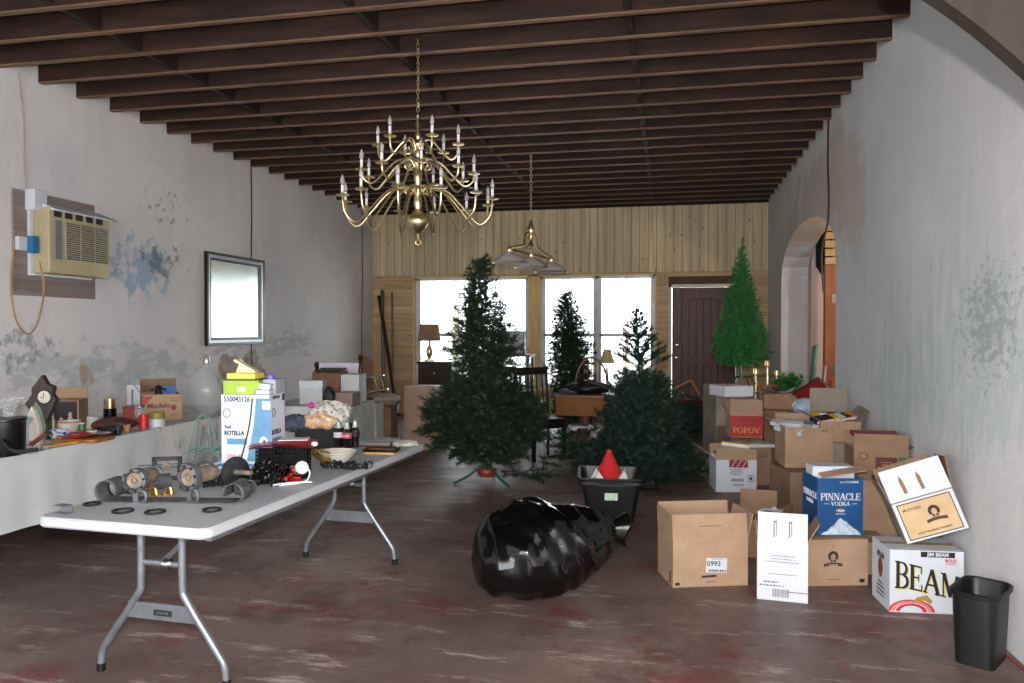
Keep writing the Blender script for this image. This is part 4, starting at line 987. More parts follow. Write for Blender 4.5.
for k, (r0, r1) in enumerate(((.055, .075), (.08, .10), (.10, .112))):
    mb.mi = 1 if k == 1 else 0
    q = [( -.0+1.75*r1*math.cos(PI*i/14), r1*math.sin(PI*i/14)*.72, 0) for i in range(15)]+[(1.75*r0*math.cos(PI*i/14), r0*math.sin(PI*i/14)*.72, 0) for i in range(14, -1, -1)]
    mb.add([(x*.6, y*.8, 0) for x, y, _ in q], [tuple([i, i+1, 29-i-1, 29-i]) for i in range(14)])
decal(b5, 'front', mb, [mat('red_print', (196, 40, 60), .6), mat('pink_print', (220, 130, 130), .6)], -.075, .008, name='logo_swirl')
decal(b5, 'front', MB().add([(-.045, 0, 0), (-.02, .035, 0), (.03, .05, 0), (.06, .02, 0), (.05, 0, 0), (.02, .02, 0)], [(0, 1, 2, 3, 4, 5)]), mat('ochre_print', (176, 140, 60), .6), -.03, .05, .0026, 'logo_leaf')
mb = MB().add([(.035*math.cos(2*PI*i/16), .055*math.sin(2*PI*i/16), 0) for i in range(16)], [tuple(range(16))]); decal(b5, 'left', mb, DRED, 0.0, .20, name='logo'); decal(b5, 'left', lines(.12, .09, 4, 4, .008), INK, 0, .085, name='print'); decal(b5, 'left', serif_text('BEAM', .03, .1), INK, 0, .27)

# tilted open carton leaning on the wall above it
c6 = PY(907, 553, 4.42)
b6 = carton(None, None, 0, .30, .225, 'open carton with white flap and tan label, tipped against the wall on the BEAM box', CARD3, [('left', 8, .13), ('right', 10, .16, CARD2), ('back', 12, .17, CARD2), ('front', -4, .175, WHITE)], CG, wide=.32, at=(0, 0, 0), rz=0)
TL_ = R(-21); e_ = Euler((R(-6), TL_, R(-6))); b6.rotation_euler = e_
off = e_.to_matrix() @ Vector((-.16, 0, 0)); b6.location = Vector((c6.x, c6.y, .345))-off; 
lp = patch(b6, 'front', .0, .11, .31, .215, WHITE, 'label_sheet'); lp2 = obj('tan_label', MB().box((0, 0, .001), (.275, .195, .001)), mat('tan_label', (206, 172, 128), .6), lp)
mb = MB()
for a in ((-.1375, -.0975, .1375, -.0925), (-.1375, .0925, .1375, .0975), (-.1375, -.0975, -.1325, .0975), (.1325, -.0975, .1375, .0975)): mb.b2((a[0], a[1], .0014), (a[2], a[3], .002))
obj('label_border', mb, INK, lp2); obj('lettering', plain_text('WILD TENNESSEE WHISKEY', .014, .0003), BRINK, lp2, loc=(0, -.072, .0025)); obj('lettering', plain_text('MUSTANG', .02, .0003), BRINK, lp2, loc=(-.07, .06, .0025))
mb = emblem(.07); em = obj('emblem', mb, BRINK, lp2, loc=(.03, .0, .0025)); face_disc(.07, _m['tan_label'], em, (0, 0))
ff = [c for c in b6.children if c.name.startswith('flap')][-1]
for x0 in (-.06, .03): obj('arrow_print', MB().add([(x0-.012, -.0035, .03), (x0+.006, -.0035, .03), (x0+.004, -.0035, .10), (x0-.008, -.0035, .13), (x0-.016, -.0035, .10)], [(0, 1, 2, 3, 4)]), CARD2, ff)

# second and third rows
b8 = carton((790, 523), (826, 521), 0, .42, .395, 'large closed brown carton behind the blue vodka box', CARD2, (), CG, closed=True, turn=.25, wide=.42)
b7 = carton((785, 467.6), (828, 464), .40, .34, .325, 'plain open tan carton stuffed with white binders, on top of the large brown carton', CARD, [('left', 62, .17, CARD3), ('back', 10, .08)], CG, turn=.1)
patch(b7, 'front', .12, .30, .05, .025, CARD2, 'print'); patch(b7, 'front', -.14, .305, .03, .008, CARD2, 'print')
b16 = carton((736, 556), (776, 560), 0, .34, .25, 'open brown carton of loose papers behind the 0993 carton', CARD2, [('back', 30, .14), ('left', 50, .15), ('right', 60, .12), ('front', 55, .12)], CG)
b12 = carton((716, 492), (756, 491), 0, .36, .30, 'open white carton with a dark red logo at the left of the heap', WHITE, [('front', -4, .10, CARD), ('left', 55, .18, CARD3), ('back', 6, .1, CARD)], CG, turn=.12)
W_, D_, H_ = DIM[b12.name]; mb = MB()
ob = patch(b12, 'front', .02, .265, .17, .07, mat('maroon_print', (146, 34, 60), .6), 'logo_panel'); mb = MB()
for x0 in (-.05, .0, .05): mb.add([(x0-.02, -.034, .001), (x0-.013, -.034, .001), (x0+.02, .02, .001), (x0+.04, .034, .001), (x0+.02, .03, .001)], [(0, 1, 2, 3, 4)])
obj('logo_arc', mb, WHITE, ob)
decal(b12, 'front', lines(.12, .06, 4, 2, .008), GREYINK, .0, .19, name='print'); decal(b12, 'front', bars(.1, .022, 10, 9), GREYINK, .02, .07, name='barcode'); decal(b12, 'front', lines(.14, .03, 2, 12, .01), INK, .01, .115, name='print')
mb = MB(); [mb.b2((a, b_c, 0), (c, d, .001)) for a, b_c, c, d in ((-.025, -.03, .025, -.025), (-.025, .025, .025, .03), (-.025, -.03, -.02, .03), (.02, -.03, .025, .03), (-.01, -.015, .01, .015))]; decal(b12, 'front', mb, INK, .13, .13, name='print')
b13 = carton((752, 486), (771, 485), 0, .34, .36, 'tan carton squeezed behind the white carton with the dark red logo', CARD, (), CG, closed=True); decal(b13, 'front', lines(.12, .03, 2, 2), BRINK, .02, .29, name='print')
b11s = carton((731, 470), (762, 469), 0, .36, .43, 'brown carton underneath the POPOV carton', CARD2, (), CG, closed=True)
b11 = carton((730, 437.5), (761.5, 436.5), .435, .34, .235, 'brown and red POPOV carton, open, in the middle left of the heap', CARD, [('front', -3, .14), ('back', 15, .1), ('left', 30, .1)], CG, turn=.06)
W_, D_, H_ = DIM[b11.name]; patch(b11, 'front', 0, .115, W_, .21, mat('red_carton_print', (176, 34, 30), .6, col2=(150, 28, 30), sc=10), 'red_panel'); decal(b11, 'front', serif_text('POPOV', .055, W_*.82), mat('ochre_ink', (206, 150, 70), .6), 0, .075, .003)
decal(b11, 'front', lines(.2, .02, 1, 6, .02), DRED, 0, .18, .003, 'print')
b17 = carton((722, 462), (745, 461.5), 0, .40, .87, 'tall grey cardboard carton behind the POPOV carton, under the small green tree', CARD3, (), CG, closed=True, wide=.42)
b15 = carton((727, 397), (751, 396.5), .875, .30, .10, 'flat white box on the tall grey carton', WHITE, (), CG, closed=True, wide=.30)
td.location = (b15.location.x+.03, b15.location.y+.13, .978); td.scale = (.80, .80, .885)

b14u = carton((764, 464), (817, 462), 0, .36, .60, 'wide brown carton underneath the long flat carton', CARD2, (), CG, closed=True, turn=0)
b14 = carton((764, 409), (816, 407), .605, .40, .17, 'long flat brown carton high in the middle of the heap', CARD, [('back', 65, .16, CARD2), ('right', 15, .06)], CG, turn=0, closed=True)
b9u = carton(None, None, 0, .36, .515, 'tan carton underneath the carton with the green mark', CARD, (), CG, closed=True, wide=.33, at=(1.36, 5.36, 0), rz=0)
b9 = carton(None, None, .475, .30, .20, 'open brown carton with dark printed square and green mark against the wall', CARD2, [('front', -4, .10), ('right', 62, .13), ('back', 4, .09)], CG, wide=.335, at=(1.36, 5.34, .52), rz=-.02)
patch(b9, 'front', .03, .10, .13, .10, mat('dark_brown_print', (96, 40, 36), .6), 'printed_square'); decal(b9, 'front', lines(.1, .05, 3, 3, .006), CARD, .03, .10, .0022, 'print')
patch(b9, 'front', .13, .10, .055, .11, GREEN, 'green_mark'); patch(b9, 'front', .0, .018, .12, .028, BRINK, 'print'); mb = MB().ring((0, 0, 0), .025, .002, 16, 4); decal(b9, 'front', mb, BRINK, -.11, .155, name='print')
b10u = carton(None, None, 0, .4, .60, 'brown carton underneath the carton of yellow and black books', CARD3, (), CG, closed=True, wide=.36, at=(1.35, 6.45, 0), rz=0)
b10 = carton(None, None, .605, .36, .17, 'open tan carton full of yellow and black books near the wall', CARD, [('right', 40, .13, CARD3), ('back', 2, .24, CARD3), ('left', 60, .12, CARD3)], CG, wide=.31, at=(1.34, 6.45, .605), rz=.06)
b18 = carton((861, 509), (884, 508), 0, .3, .20, 'small tan carton between the blue vodka box and the tipped carton', CARD, (), CG, closed=True, wide=.22)
b18.location = (1.21, 4.98, 0); b18.rotation_euler[2] = 0
b20 = carton((778, 470), (800, 469), 0, .3, .3, 'small brown carton deep in the heap beneath the flat carton', CARD2, (), CG, closed=True) if 0 else None
# dark rubbish bag in the gap
mb = MB(); mb.lathe([(0, 0), (.13, .0), (.16, .06), (.15, .2), (.10, .30), (.04, .36), (0, .37)], 18); rn = random.Random(8)
mb.v = [(a+rn.uniform(-.012, .012), b+rn.uniform(-.012, .012), c if c < .01 else c+rn.uniform(-.015, .015)) for a, b, c in mb.v]
o = obj('rubbish_bag', mb, bagm, loc=(1.02, 5.36, 0), smooth='all'); tag(o, 'small black rubbish bag wedged between the blue vodka box and the tipped carton', 'rubbish bag')

# things lying in the cartons
def slab(name, w, d, t, m, loc, rot, lab, cat='book', group=None, pages=None):
    r = thing(name, lab, cat, loc, 0, group, rot=rot); obj('cover', MB().b2((-w/2, -d/2, 0), (w/2, d/2, t*.14)).b2((-w/2, -d/2, t*.86), (w/2, d/2, t)).b2((-w/2, -d/2, t*.14), (-w/2+.004, d/2, t*.86)), m, r)
    obj('pages', MB().b2((-w/2+.004, -d/2+.003, t*.14), (w/2-.004, d/2-.003, t*.86)), pages or PAPER, r); return r
BG = 'books and binders lying in the cartons'
q = loc_of(b7, 0, 0, 0); z7 = .40+.325
for i, (dx, rr, m, lb) in enumerate(((-.13, -.52, WHITE, 'white binder sticking out at the left of the plain tan carton'), (-.04, -.50, mat('grey_cover', (128, 128, 132), .5), 'grey folder between the white binders in the plain tan carton'), (.05, -.46, WHITE, 'white binder sticking out at the right of the plain tan carton'))):
    slab('binder', .06, .26, .03, m, loc_of(b7, dx, .17, .325), (0, R(-20), b7.rotation_euler[2]+.9), lb, 'binder', BG)
slab('binder', .24, .28, .035, WHITE, loc_of(b7, -.05, .16, .295), (R(4), R(-14), b7.rotation_euler[2]+.5), 'large white binder lying flat across the plain tan carton', 'binder', BG)
for i in range(6):
    m = [INK, mat('yellow_cover', (224, 188, 50), .5), WHITE, INK, mat('orange_cover', (214, 120, 50), .5), _m['grey_cover']][i]
    lb = ['black book standing first from the left in the book carton', 'yellow book standing second in the book carton', 'white book standing third in the book carton', 'black book standing fourth in the book carton', 'orange book standing fifth in the book carton', 'grey book standing last in the book carton'][i]
    slab('book', .16, .10, .035, m, loc_of(b10, -.12+.05*i, .10+.02*i, .155+.004*i), (R(90)*.15, R(-8), b10.rotation_euler[2]+.35), lb, 'book', BG)
for i in range(3): slab('book', .08, .12, .03, [_m['yellow_cover'], INK, _m['yellow_cover']][i], loc_of(b10, -.10+.10*i, .25, .185), (0, 0, b10.rotation_euler[2]+.3), ['yellow book at the back left of the book carton', 'black book at the back middle of the book carton', 'yellow book at the back right of the book carton'][i], 'book', BG)
slab('book', .28, .22, .025, mat('red_cover', (150, 34, 50), .5), loc_of(b9, .0, .15, .262), (R(3), 0, b9.rotation_euler[2]), 'dark red book on top of the carton with the green mark', 'book', BG)
for i in range(4):
    slab('book', .28-.02*i, .26, .022, [WHITE, mat('blue_cover', (90, 120, 170), .5), PAPER, WHITE][i], loc_of(b12, -.02+.01*i, .17, .30+.023*i), (0, 0, b12.rotation_euler[2]+(-.15, .1, -.05, .2)[i]), ['lowest white book in the stack on the white carton', 'blue book in the stack on the white carton', 'cream book in the stack on the white carton', 'topmost white book in the stack on the white carton'][i], 'book', BG)
slab('book', .26, .05, .035, _m['yellow_cover'], loc_of(b12, .03, .20, .395), (0, R(6), b12.rotation_euler[2]-.12), 'yellow book in front of the POPOV carton', 'book', BG)
slab('book', .30, .22, .03, WHITE, loc_of(b13, .03, .15, .362), (0, 0, .25), 'white book on the tan carton next to the POPOV carton', 'book', BG)
slab('book', .26, .2, .02, WHITE, loc_of(b11, .02, .16, .345), (0, 0, .1), 'white book on top of the POPOV carton', 'book', BG)
rn = random.Random(12)
for i in range(7):
    m = [PAPER, mat('pink_sheet', (206, 150, 140), .6), PAPER, mat('aqua_sheet', (150, 186, 190), .6), mat('tan_sheet', (190, 170, 140), .7), PAPER, mat('brown_sheet', (140, 96, 70), .7)][i]
    lb = ['crumpled white paper at the left of the open carton of papers', 'pink sheet in the open carton of papers', 'white paper across the middle of the open carton of papers', 'pale blue sheet at the right of the open carton of papers', 'tan sheet in the open carton of papers', 'white paper at the back of the open carton of papers', 'brown sheet on top of the open carton of papers'][i]
    c_ = loc_of(b16, -.14+.045*i, .10+.04*(i % 3), .225+.008*i); mb = MB().sheet(lambda u, v: ((u-.5)*.2, (v-.5)*.13, .012*math.sin(u*7+i)+.01*math.sin(v*6)), 6, 5, .001)
    o = obj('paper_sheet', mb, m, loc=c_, rot=(rn.uniform(-.25, .25), rn.uniform(-.2, .2), rn.uniform(-1, 1))); tag(o, lb, 'paper', 'papers in the open carton')
# stacks between cartons
for i in range(6):
    c_ = PY(840, 448, 6.5); zz = .0
stb = carton(None, None, 0, .28, .50, 'grey carton with a stack of books on it, left of the green marked carton', CARD3, (), CG, closed=True, wide=.24, at=(1.05, 6.52, 0), rz=.0)
for i in range(6):
    slab('book', .22, .24, .03, [_m['grey_cover'], WHITE, _m['blue_cover'], WHITE, INK, PAPER][i], (1.05+.01*(i % 2), 6.66, .503+.031*i), (0, 0, .1+.12*(i % 3)), ['lowest grey book', 'second white book', 'third book, blue,', 'fourth white book', 'fifth book, black,', 'topmost cream book'][i]+' in the stack between two cartons near the wall', 'book', 'stack of books between cartons')
q = PY(797, 384, 8.6)
ww = thing('white_tray', 'white curved enamel tray tipped up on the long flat carton beside the small green tree', 'tray', loc_of(b14, -.12, .20, .172), rot=(0, 0, .3)); obj('tray', MB().sheet(lambda u, v: ((u-.5)*.30, (v-.5)*.2, abs(2*u-1)**2*.06+.007), 12, 4, .006), WHITE, ww, smooth='all')
# fern
rn = random.Random(9); mb = MB(); q = PY(790, 385, 9.1)
for i in range(26): branch(mb, Vector((rn.uniform(-.08, .08), rn.uniform(-.06, .06), .0)), i*2.4, rn.uniform(.14, .26), rn.uniform(.7, 2.2), rn, .05, .014, 5, .009, sub=.3)
fnr = thing('artificial_fern', 'small bushy green artificial plant on the heap in front of the arch', 'plant', (q.x+.0, 9.36, .78)); obj('leaves', mb, [ND, BARK], fnr)
obj('base', MB().lathe([(.05, -.02), (.06, .03), (0, .04)], 10), MWOOD, fnr)
fbx = carton(None, None, 0, .4, .755, 'brown carton under the artificial plant near the arch', CARD2, (), CG, closed=True, wide=.5, at=(1.28, 9.2, 0), rz=0)
# framed picture and plastic sheet near the arch
pf = thing('picture_frame', 'dark red picture with a silver edge leaning on the cartons by the arch', 'picture', (PY(822, 402, 7.9).x, 8.02, .80), rot=(R(-35), R(-32), .25)); obj('picture', MB().b2((-.15, 0, 0), (.15, .02, .2)), DRED, pf); obj('frame', MB().b2((-.16, -.005, .2), (.16, .025, .215)).b2((.15, -.005, 0), (.165, .025, .2)), CHROME, pf)
pbx = carton(None, None, 0, .4, .70, 'brown carton under the leaning dark red picture', CARD2, (), CG, closed=True, wide=.34, at=(1.33, 7.62, 0), rz=0)
o = obj('plastic_bag', MB().lathe([(0, 0), (.12, .0), (.14, .06), (.11, .12), (.05, .14), (0, .13)], 16, sx=1.1), mat('pale_plastic_bag', (196, 206, 222), .35, col2=(150, 166, 200), sc=14, bump=.4), loc=(1.32, 7.78, .702), smooth='all'); tag(o, 'pale blue plastic bag beneath the leaning dark red picture', 'bag')
# brass lamp and clear things right of the small tree
br = thing('brass_stand', 'brass candelabrum stand behind the small green tree', 'lamp stand', (PY(766, 372, 10).x, 10.0, 0)); mb = MB()
for dx, hh_ in ((-.12, 1.02), (0.02, 1.12), (.13, 1.0)): mb.lathe([(.05, 0), (.05, .02), (.012, .05), (.012, hh_*.5), (.03, hh_*.52), (.012, hh_*.56), (.012, hh_-.08), (.035, hh_-.06), (.03, hh_), (0, hh_)], 10, (dx, 0, 0))
mb.tube([(-.24, 0, .93), (.24, 0, .97)], .012, 6); mb.tube([(-.2, 0, .72), (.2, 0, .70)], .02, 8); obj('stand', mb, BRASS, br, smooth=True)
# boards leaning in the arch
lbm = mat('green_board', (120, 170, 150), .5, col2=(70, 130, 110), sc=3); q0, q1 = PX(800, 385, 1.9), PX(812, 345, 1.98)
for i, (y_, x_, m, w_, h_, lb) in enumerate(((10.3, 1.72, lbm, .30, 1.32, 'pale green board leaning in the arch'), (9.98, 1.80, mat('pink_board', (196, 160, 156), .6), .14, 1.06, 'pinkish board leaning in the arch, right of the green one'), (9.72, 1.83, DRED, .05, .9, 'narrow dark red board leaning in the arch'))):
    r = obj('leaning_board', MB().b2((-.012, -w_/2, 0), (.012, w_/2, h_)), m, loc=(x_, y_, .008), rot=(R(-7), R(6), 0)); tag(r, lb, 'board', 'boards leaning in the arch')

# ============================================================ HARDWARE ON THE FOLDING TABLE
TT = TZ+.001
def on(px, py, dz=0): p = P(px, py, TZ); p.z = TT+dz; return p
def single(name, mb, m, loc, label, cat, group=None, rot=None, smooth=False, **k):
    return tag(obj(name, mb, m, loc=loc, rot=rot, smooth=smooth, **k), label, cat, group)
HG = 'old metal hardware on the white table'
# strap with rolled ends
pA, pB = on(104, 503), on(232, 505)
d_ = (pB-pA).normalized(); n_ = Vector((-d_.y, d_.x, 0)); Ls = (pB-pA).length
def strap(u, v):
    w = .11*(v-.5)+.0
    if u < .3:
        a = (1-u/.3)*R(300); x = -.045*math.sin(a); z = .045*(1-math.cos(a))
    elif u > .7:
        a = (u-.7)/.3*R(285); x = Ls+.042*math.sin(a); z = .042*(1-math.cos(a))
    else: x = (u-.3)/.4*Ls; z = 0
    return pA+d_*x+n_*(w+.06)+Vector((0, 0, z+.004))
mb = MB().sheet(strap, 60, 4); o = obj('metal_strap', mb, DULL, smooth='all'); so = o.modifiers.new('s', 'SOLIDIFY'); so.thickness = .004; tag(o, 'long grey metal strap with both ends rolled up, lying along the near edge', 'metal strap', HG)
p = on(115, 497, .05); single('metal_pipe', MB().lathe([(.036, 0), (.036, .20), (.031, .20), (.031, .0), (.036, 0)], 22, rot=(R(-90), 0, R(-28)), cap=False), DULL, (p.x+.02, p.y+.05, TT+.037), 'short grey pipe with an open end pointing at the viewer, left of the hubs', 'pipe', HG, smooth=True)
def hub(px, py, r, lab, lug=True, tilt=0):
    p = on(px, py); Rh = r; t_ = thing('metal_hub', lab, 'wheel hub', (p.x, p.y, TT), tilt, HG); zc_ = Rh*1.9
    rx = (PI/2, 0, 0)
    obj('flange', MB().lathe([(0, -.03), (Rh*.6, -.03), (Rh*.98, -.018), (Rh*1.02, 0), (Rh, .018), (Rh*.8, .022), (Rh*.74, .0), (0, -.004)], 24, (0, 0, zc_), rot=rx), DULL, t_, smooth=True)
    obj('face', MB().lathe([(Rh*.74, .0), (Rh*.68, .012), (Rh*.34, .008), (Rh*.30, -.002), (Rh*.16, .0), (Rh*.14, .014), (0, .016)], 9, (0, 0, zc_), rot=rx), RUST, t_)
    obj('barrel', MB().lathe([(Rh*.62, 0), (Rh*.62, .10), (Rh*.5, .13), (0, .13)], 18, (0, .02, zc_), rot=(-PI/2, 0, 0)), RUST, t_, smooth=True)
    for k in range(8): a = k*PI/4+.2; obj('bolt', MB().lathe([(.006, 0), (.006, .008), (0, .008)], 6, (Rh*.89*math.cos(a), -.019, zc_+Rh*.89*math.sin(a)), rot=rx), DARKM, t_)
    fe = MB(); fe.ring((.02, .0, Rh*.52), Rh*.5, .008, 18, 6, rot=rx, sy=1.0); fe.b2((-.012, -.006, .0), (.012, .006, Rh*1.05)); fe.b2((-.05, -.02, 0), (.06, .03, .006)); obj('bracket', fe, DULL, t_)
hub(136, 503, .053, 'left rusty wheel hub standing among the metal parts', tilt=.15)
hub(190, 502, .058, 'right rusty wheel hub standing among the metal parts', tilt=-.2)
p = on(150, 488); single('metal_ring', MB().ring((0, 0, .052), .045, .006, 22, 6, rot=(R(82), 0, .3)), DULL, (p.x, p.y+.02, TT), 'thin metal ring standing behind the left hub', 'ring', HG)
p = on(162, 480); t_ = thing('iron_clamp', 'black iron clamp frame between the two hubs', 'clamp', (p.x+.03, p.y, TT+.0), .4, HG)
mb = MB().b2((-.07, -.012, .10), (.07, .012, .118)).b2((-.07, -.012, .03), (-.052, .012, .118)).b2((.052, -.012, .03), (.07, .012, .118)).b2((-.07, -.012, 0), (.07, .012, .018)); obj('frame', mb, DARKM, t_); obj('screw', MB().tube([(-.14, 0, .07), (.12, 0, .075)], .011, 8), DULL, t_, smooth=True); obj('pad', MB().lathe([(.022, -.01), (.022, .01), (0, .01)], 10, (0, 0, .07), rot=(PI/2, 0, 0)), RUST, t_)
p = on(205, 484); single('metal_ring', MB().ring((0, 0, .06), .048, .008, 20, 6, rot=(R(85), 0, .9)), DULL, (p.x, p.y, TT), 'thick grey ring standing in front of the blue tray', 'ring', HG, smooth=True)
for i, (a, b, r, lb) in enumerate(((92, 505, .032, 'flat dark ring lying nearest the left edge'), (123, 512, .040, 'flat dark ring lying left of centre at the near edge'), (155, 513, .038, 'flat dark ring lying in the middle of the near edge'), (212, 511, .036, 'flat dark ring lying at the right of the near edge'))):
    single('flat_ring', MB().ring((0, 0, .005), r, .0055, 22, 6), DARKM, on(a, b), lb, 'ring', HG, smooth=True)
mb = MB()
for i in range(6): mb.b2((-.05+.02*i, -.004, 0), (-.046+.02*i, .0, .055))
for i in range(4): mb.b2((-.055, -.005, .006+.014*i), (.055, .001, .010+.014*i))
p = on(130, 495); single('brass_grille', mb, GOLD, (p.x+.02, p.y+.04, TT), 'small shiny brass grille behind the left hub', 'grille', HG, rot=(R(-12), 0, 0))
for i, (a, b, lb) in enumerate(((153, 496, 'left small brass bracket between the hubs'), (168, 495, 'right small brass bracket between the hubs'))):
    single('brass_bracket', MB().tube(catmull([(-.02, 0, .0), (-.01, 0, .03), (.012, 0, .035), (.02, 0, .005)], 4), .007, 6).b2((-.03, -.012, 0), (.03, .012, .006)), GOLD, on(a, b), lb, 'bracket', HG)
p = on(233, 488); t_ = thing('metal_disc', 'dark round disc standing on edge on a shaft, left of the black chain', 'disc', (p.x, p.y+.02, TT), .0, HG)
obj('disc', MB().lathe([(.07, -.006), (.074, 0), (.07, .006), (.02, .014), (0, .014)], 26, (0, 0, .075), rot=(PI/2, 0, R(58))), DARKM, t_, smooth=True); obj('shaft', MB().tube([(-.16, .01, .075), (.10, -.02, .075)], .012, 8), RUST, t_)
rn = random.Random(16)
def scrap(px, py, n, rx, ry, hz, m, lab, seed, name='chain_heap', cat='chain'):
    rn = random.Random(seed); p = on(px, py); mb = MB()
    for i in range(n):
        c = Vector((max(-rx*.8, min(rx*.8, rn.gauss(0, rx*.45))), max(-ry, min(ry, rn.gauss(0, ry*.45))), min(hz, abs(rn.gauss(0, hz*.45)))+.012)); mb.ring(c, rn.uniform(.012, .02), .0045, 8, 4, rot=(rn.uniform(0, 3), rn.uniform(0, 3), rn.uniform(0, 3)), sy=1.4)
    mb.v = [(a, b, max(.001, z)) for a, b, z in mb.v]
    o = single(name, mb, m, p, lab, cat, None); o['kind'] = 'stuff'; return o
scrap(262, 484, 90, .15, .11, .10, mat('black_chain', (26, 26, 29), .35, .5), 'heap of black chain on the white table in front of the orange container', 3)
scrap(284, 478, 40, .05, .05, .15, _m['black_chain'], 'taller tangle of black chain leaning against the orange container', 5, 'chain_tangle')
scrap(345, 469, 40, .16, .035, .015, DARKM, 'low row of dark metal scraps in front of the white bowl', 6, 'metal_scraps', 'scrap')
scrap(214, 486, 26, .10, .06, .05, DARKM, 'small dark metal scraps in front of the blue tray', 9, 'metal_scraps', 'scrap')
p = on(245, 497); single('metal_collar', MB().lathe([(.04, -.035), (.04, .035), (.034, .035), (.034, -.035), (.04, -.035)], 20, (0, 0, .042), rot=(0, PI/2, -.5), cap=False), DULL, p, 'curved grey metal collar right of the hubs at the table edge', 'collar', HG, smooth=True)
# small angle bracket at the corner
p = on(58, 514); single('angle_bracket', MB().b2((-.03, -.02, 0), (.03, .02, .003)).b2((-.03, .017, 0), (.03, .02, .036)).b2((-.03, -.02, .033), (.03, .02, .036)), STEEL, (p.x+.015, p.y+.01, TT), 'small grey angle bracket at the near left corner of the white table', 'bracket', rot=(0, 0, -.1))

# blue tray, green wire rack, big oil carton
p = on(232, 482); t_ = thing('blue_tray', 'pale blue plastic tray behind the hubs', 'tray', (p.x, p.y+.02, TT), .1)
mb = MB(); w, d, h = .11, .08, .075
for a in ((-w, -d, 0, w, d, .004), (-w, -d, 0, w, -d+.004, h), (-w, d-.004, 0, w, d, h), (-w, -d, 0, -w+.004, d, h), (w-.004, -d, 0, w, d, h)): mb.b2(a[:3], a[3:])
obj('body', mb, BLUE, t_); mb = MB()
for a in ((-w-.006, -d-.006, h, w+.006, -d+.004, h+.012), (-w-.006, d-.004, h, w+.006, d+.006, h+.012), (-w-.006, -d, h, -w+.004, d, h+.012), (w-.004, -d, h, w+.006, d, h+.012)): mb.b2(a[:3], a[3:])
obj('white_rim', mb, WHITE, t_)
p = on(216, 470); GW = mat('green_wire', (84, 120, 110), .5); t_ = thing('wire_rack', 'green wire plate rack standing before the oil carton', 'rack', (p.x-.06, p.y+.03, TT), .25)
mb = MB()
for yy in (-.05, .05): mb.tube(catmull([(-.11, yy, 0), (-.09, yy, .12), (-.07, yy*.6, .25), (-.03, yy*.4, .30), (.01, yy*.6, .25), (.03, yy, .12), (.12, yy, .0)], 4), .0035, 5)
for xx in (-.10, -.04, .03, .09): mb.tube([(xx, -.06, .10), (xx, .06, .10)], .003, 5)
mb.tube([(-.12, -.06, .10), (.13, -.06, .10)], .0035, 5).tube([(-.12, .06, .10), (.13, .06, .10)], .0035, 5).tube([(-.1, 0, .12), (.14, 0, .12)], .003, 5); obj('wires', mb, GW, t_); mb = MB().tube(catmull([(.03, -.05, .11), (.07, -.05, .07), (.11, -.05, .03), (.14, -.05, .0)], 4), .003, 5); obj('foot', mb, GW, t_)

RB = WHITE; p0 = on(216, 473); 
rot_c = PY(265, 470, p0.y+.12)
ob_ = thing('oil_carton', 'tall white ROTELLA motor oil carton with blue artwork, tallest thing on the white table', 'box', (0, 0, TT))
# corner carton: wide face turned left, narrow face turned right
c0, c1, c2 = P(214.5, 478, TZ), P(265.5, 478.5, TZ), P(288.5, 472, TZ)
v1 = c1-c0; rz_ = math.atan2(v1.y, v1.x); w_, h_ = .24, .355; d__ = .25
w_ = .262; h_ = .355; HS = (PY(240, 396, c0.y).z-TZ)/.355; ob_.scale = (1, 1, HS); d__ = .20; ob_.location = (c0.x+.01+.5*w_, c0.y+.06, TT); ob_.rotation_euler = (0, 0, .10)
DIM[ob_.name] = (w_, d__, h_); obj('body', MB().b2((-w_/2, 0, 0), (w_/2, d__, h_)), WHITE, ob_, bevel=.002)
NB_ = mat('navy_print', (36, 46, 70), .6); TBL = mat('teal_blue_print', (96, 142, 172), .6, col2=(80, 124, 158), sc=8)
decal(ob_, 'front', plain_text('550045126', .032, .0006), NB_, -.045, .335); decal(ob_, 'front', plain_text('Shell', .020, .0004), NB_, -.095, .215); decal(ob_, 'front', plain_text('ROTELLA', .026, .001), NB_, -.060, .188)
decal(ob_, 'front', MB().ring((0, 0, 0), .019, .0018, 18, 4), NB_, -.10, .275, name='round_logo')
patch(ob_, 'front', -.045, .152, .11, .026, TBL, 'blue_band'); decal(ob_, 'front', plain_text('15W-40', .026, .0006), mat('dusty_red_print', (190, 120, 130), .6), -.06, .085)
mb = MB().add([(-.02, -.16, 0), (.09, -.16, 0), (.13, -.06, 0), (.13, .165, 0), (.045, .165, 0), (.03, .04, 0)], [(0, 1, 2, 3, 4, 5)]); decal(ob_, 'front', mb, TBL, .015, .175, .0015, 'blue_artwork')
mb = MB().tube(catmull([(-.045, -.165, 0), (.0, -.03, 0), (.025, .06, 0), (.04, .165, 0)], 5), .004, 4); decal(ob_, 'front', mb, INK, .0, .175, .002, 'black_curve')
mb = MB(); mb.add([(.022*math.cos(i*PI/8), .026*math.sin(i*PI/8), 0) for i in range(16)], [tuple(range(16))]); decal(ob_, 'front', mb, WHITE, .10, .15, .003, 'white_gear'); mb = MB().add([(.009*math.cos(i*PI/8), .011*math.sin(i*PI/8), 0) for i in range(16)], [tuple(range(16))]); decal(ob_, 'front', mb, INK, .105, .15, .004, 'gear_hole')
patch(ob_, 'front', .115, .31, .045, .035, WHITE, 'small_panel'); 
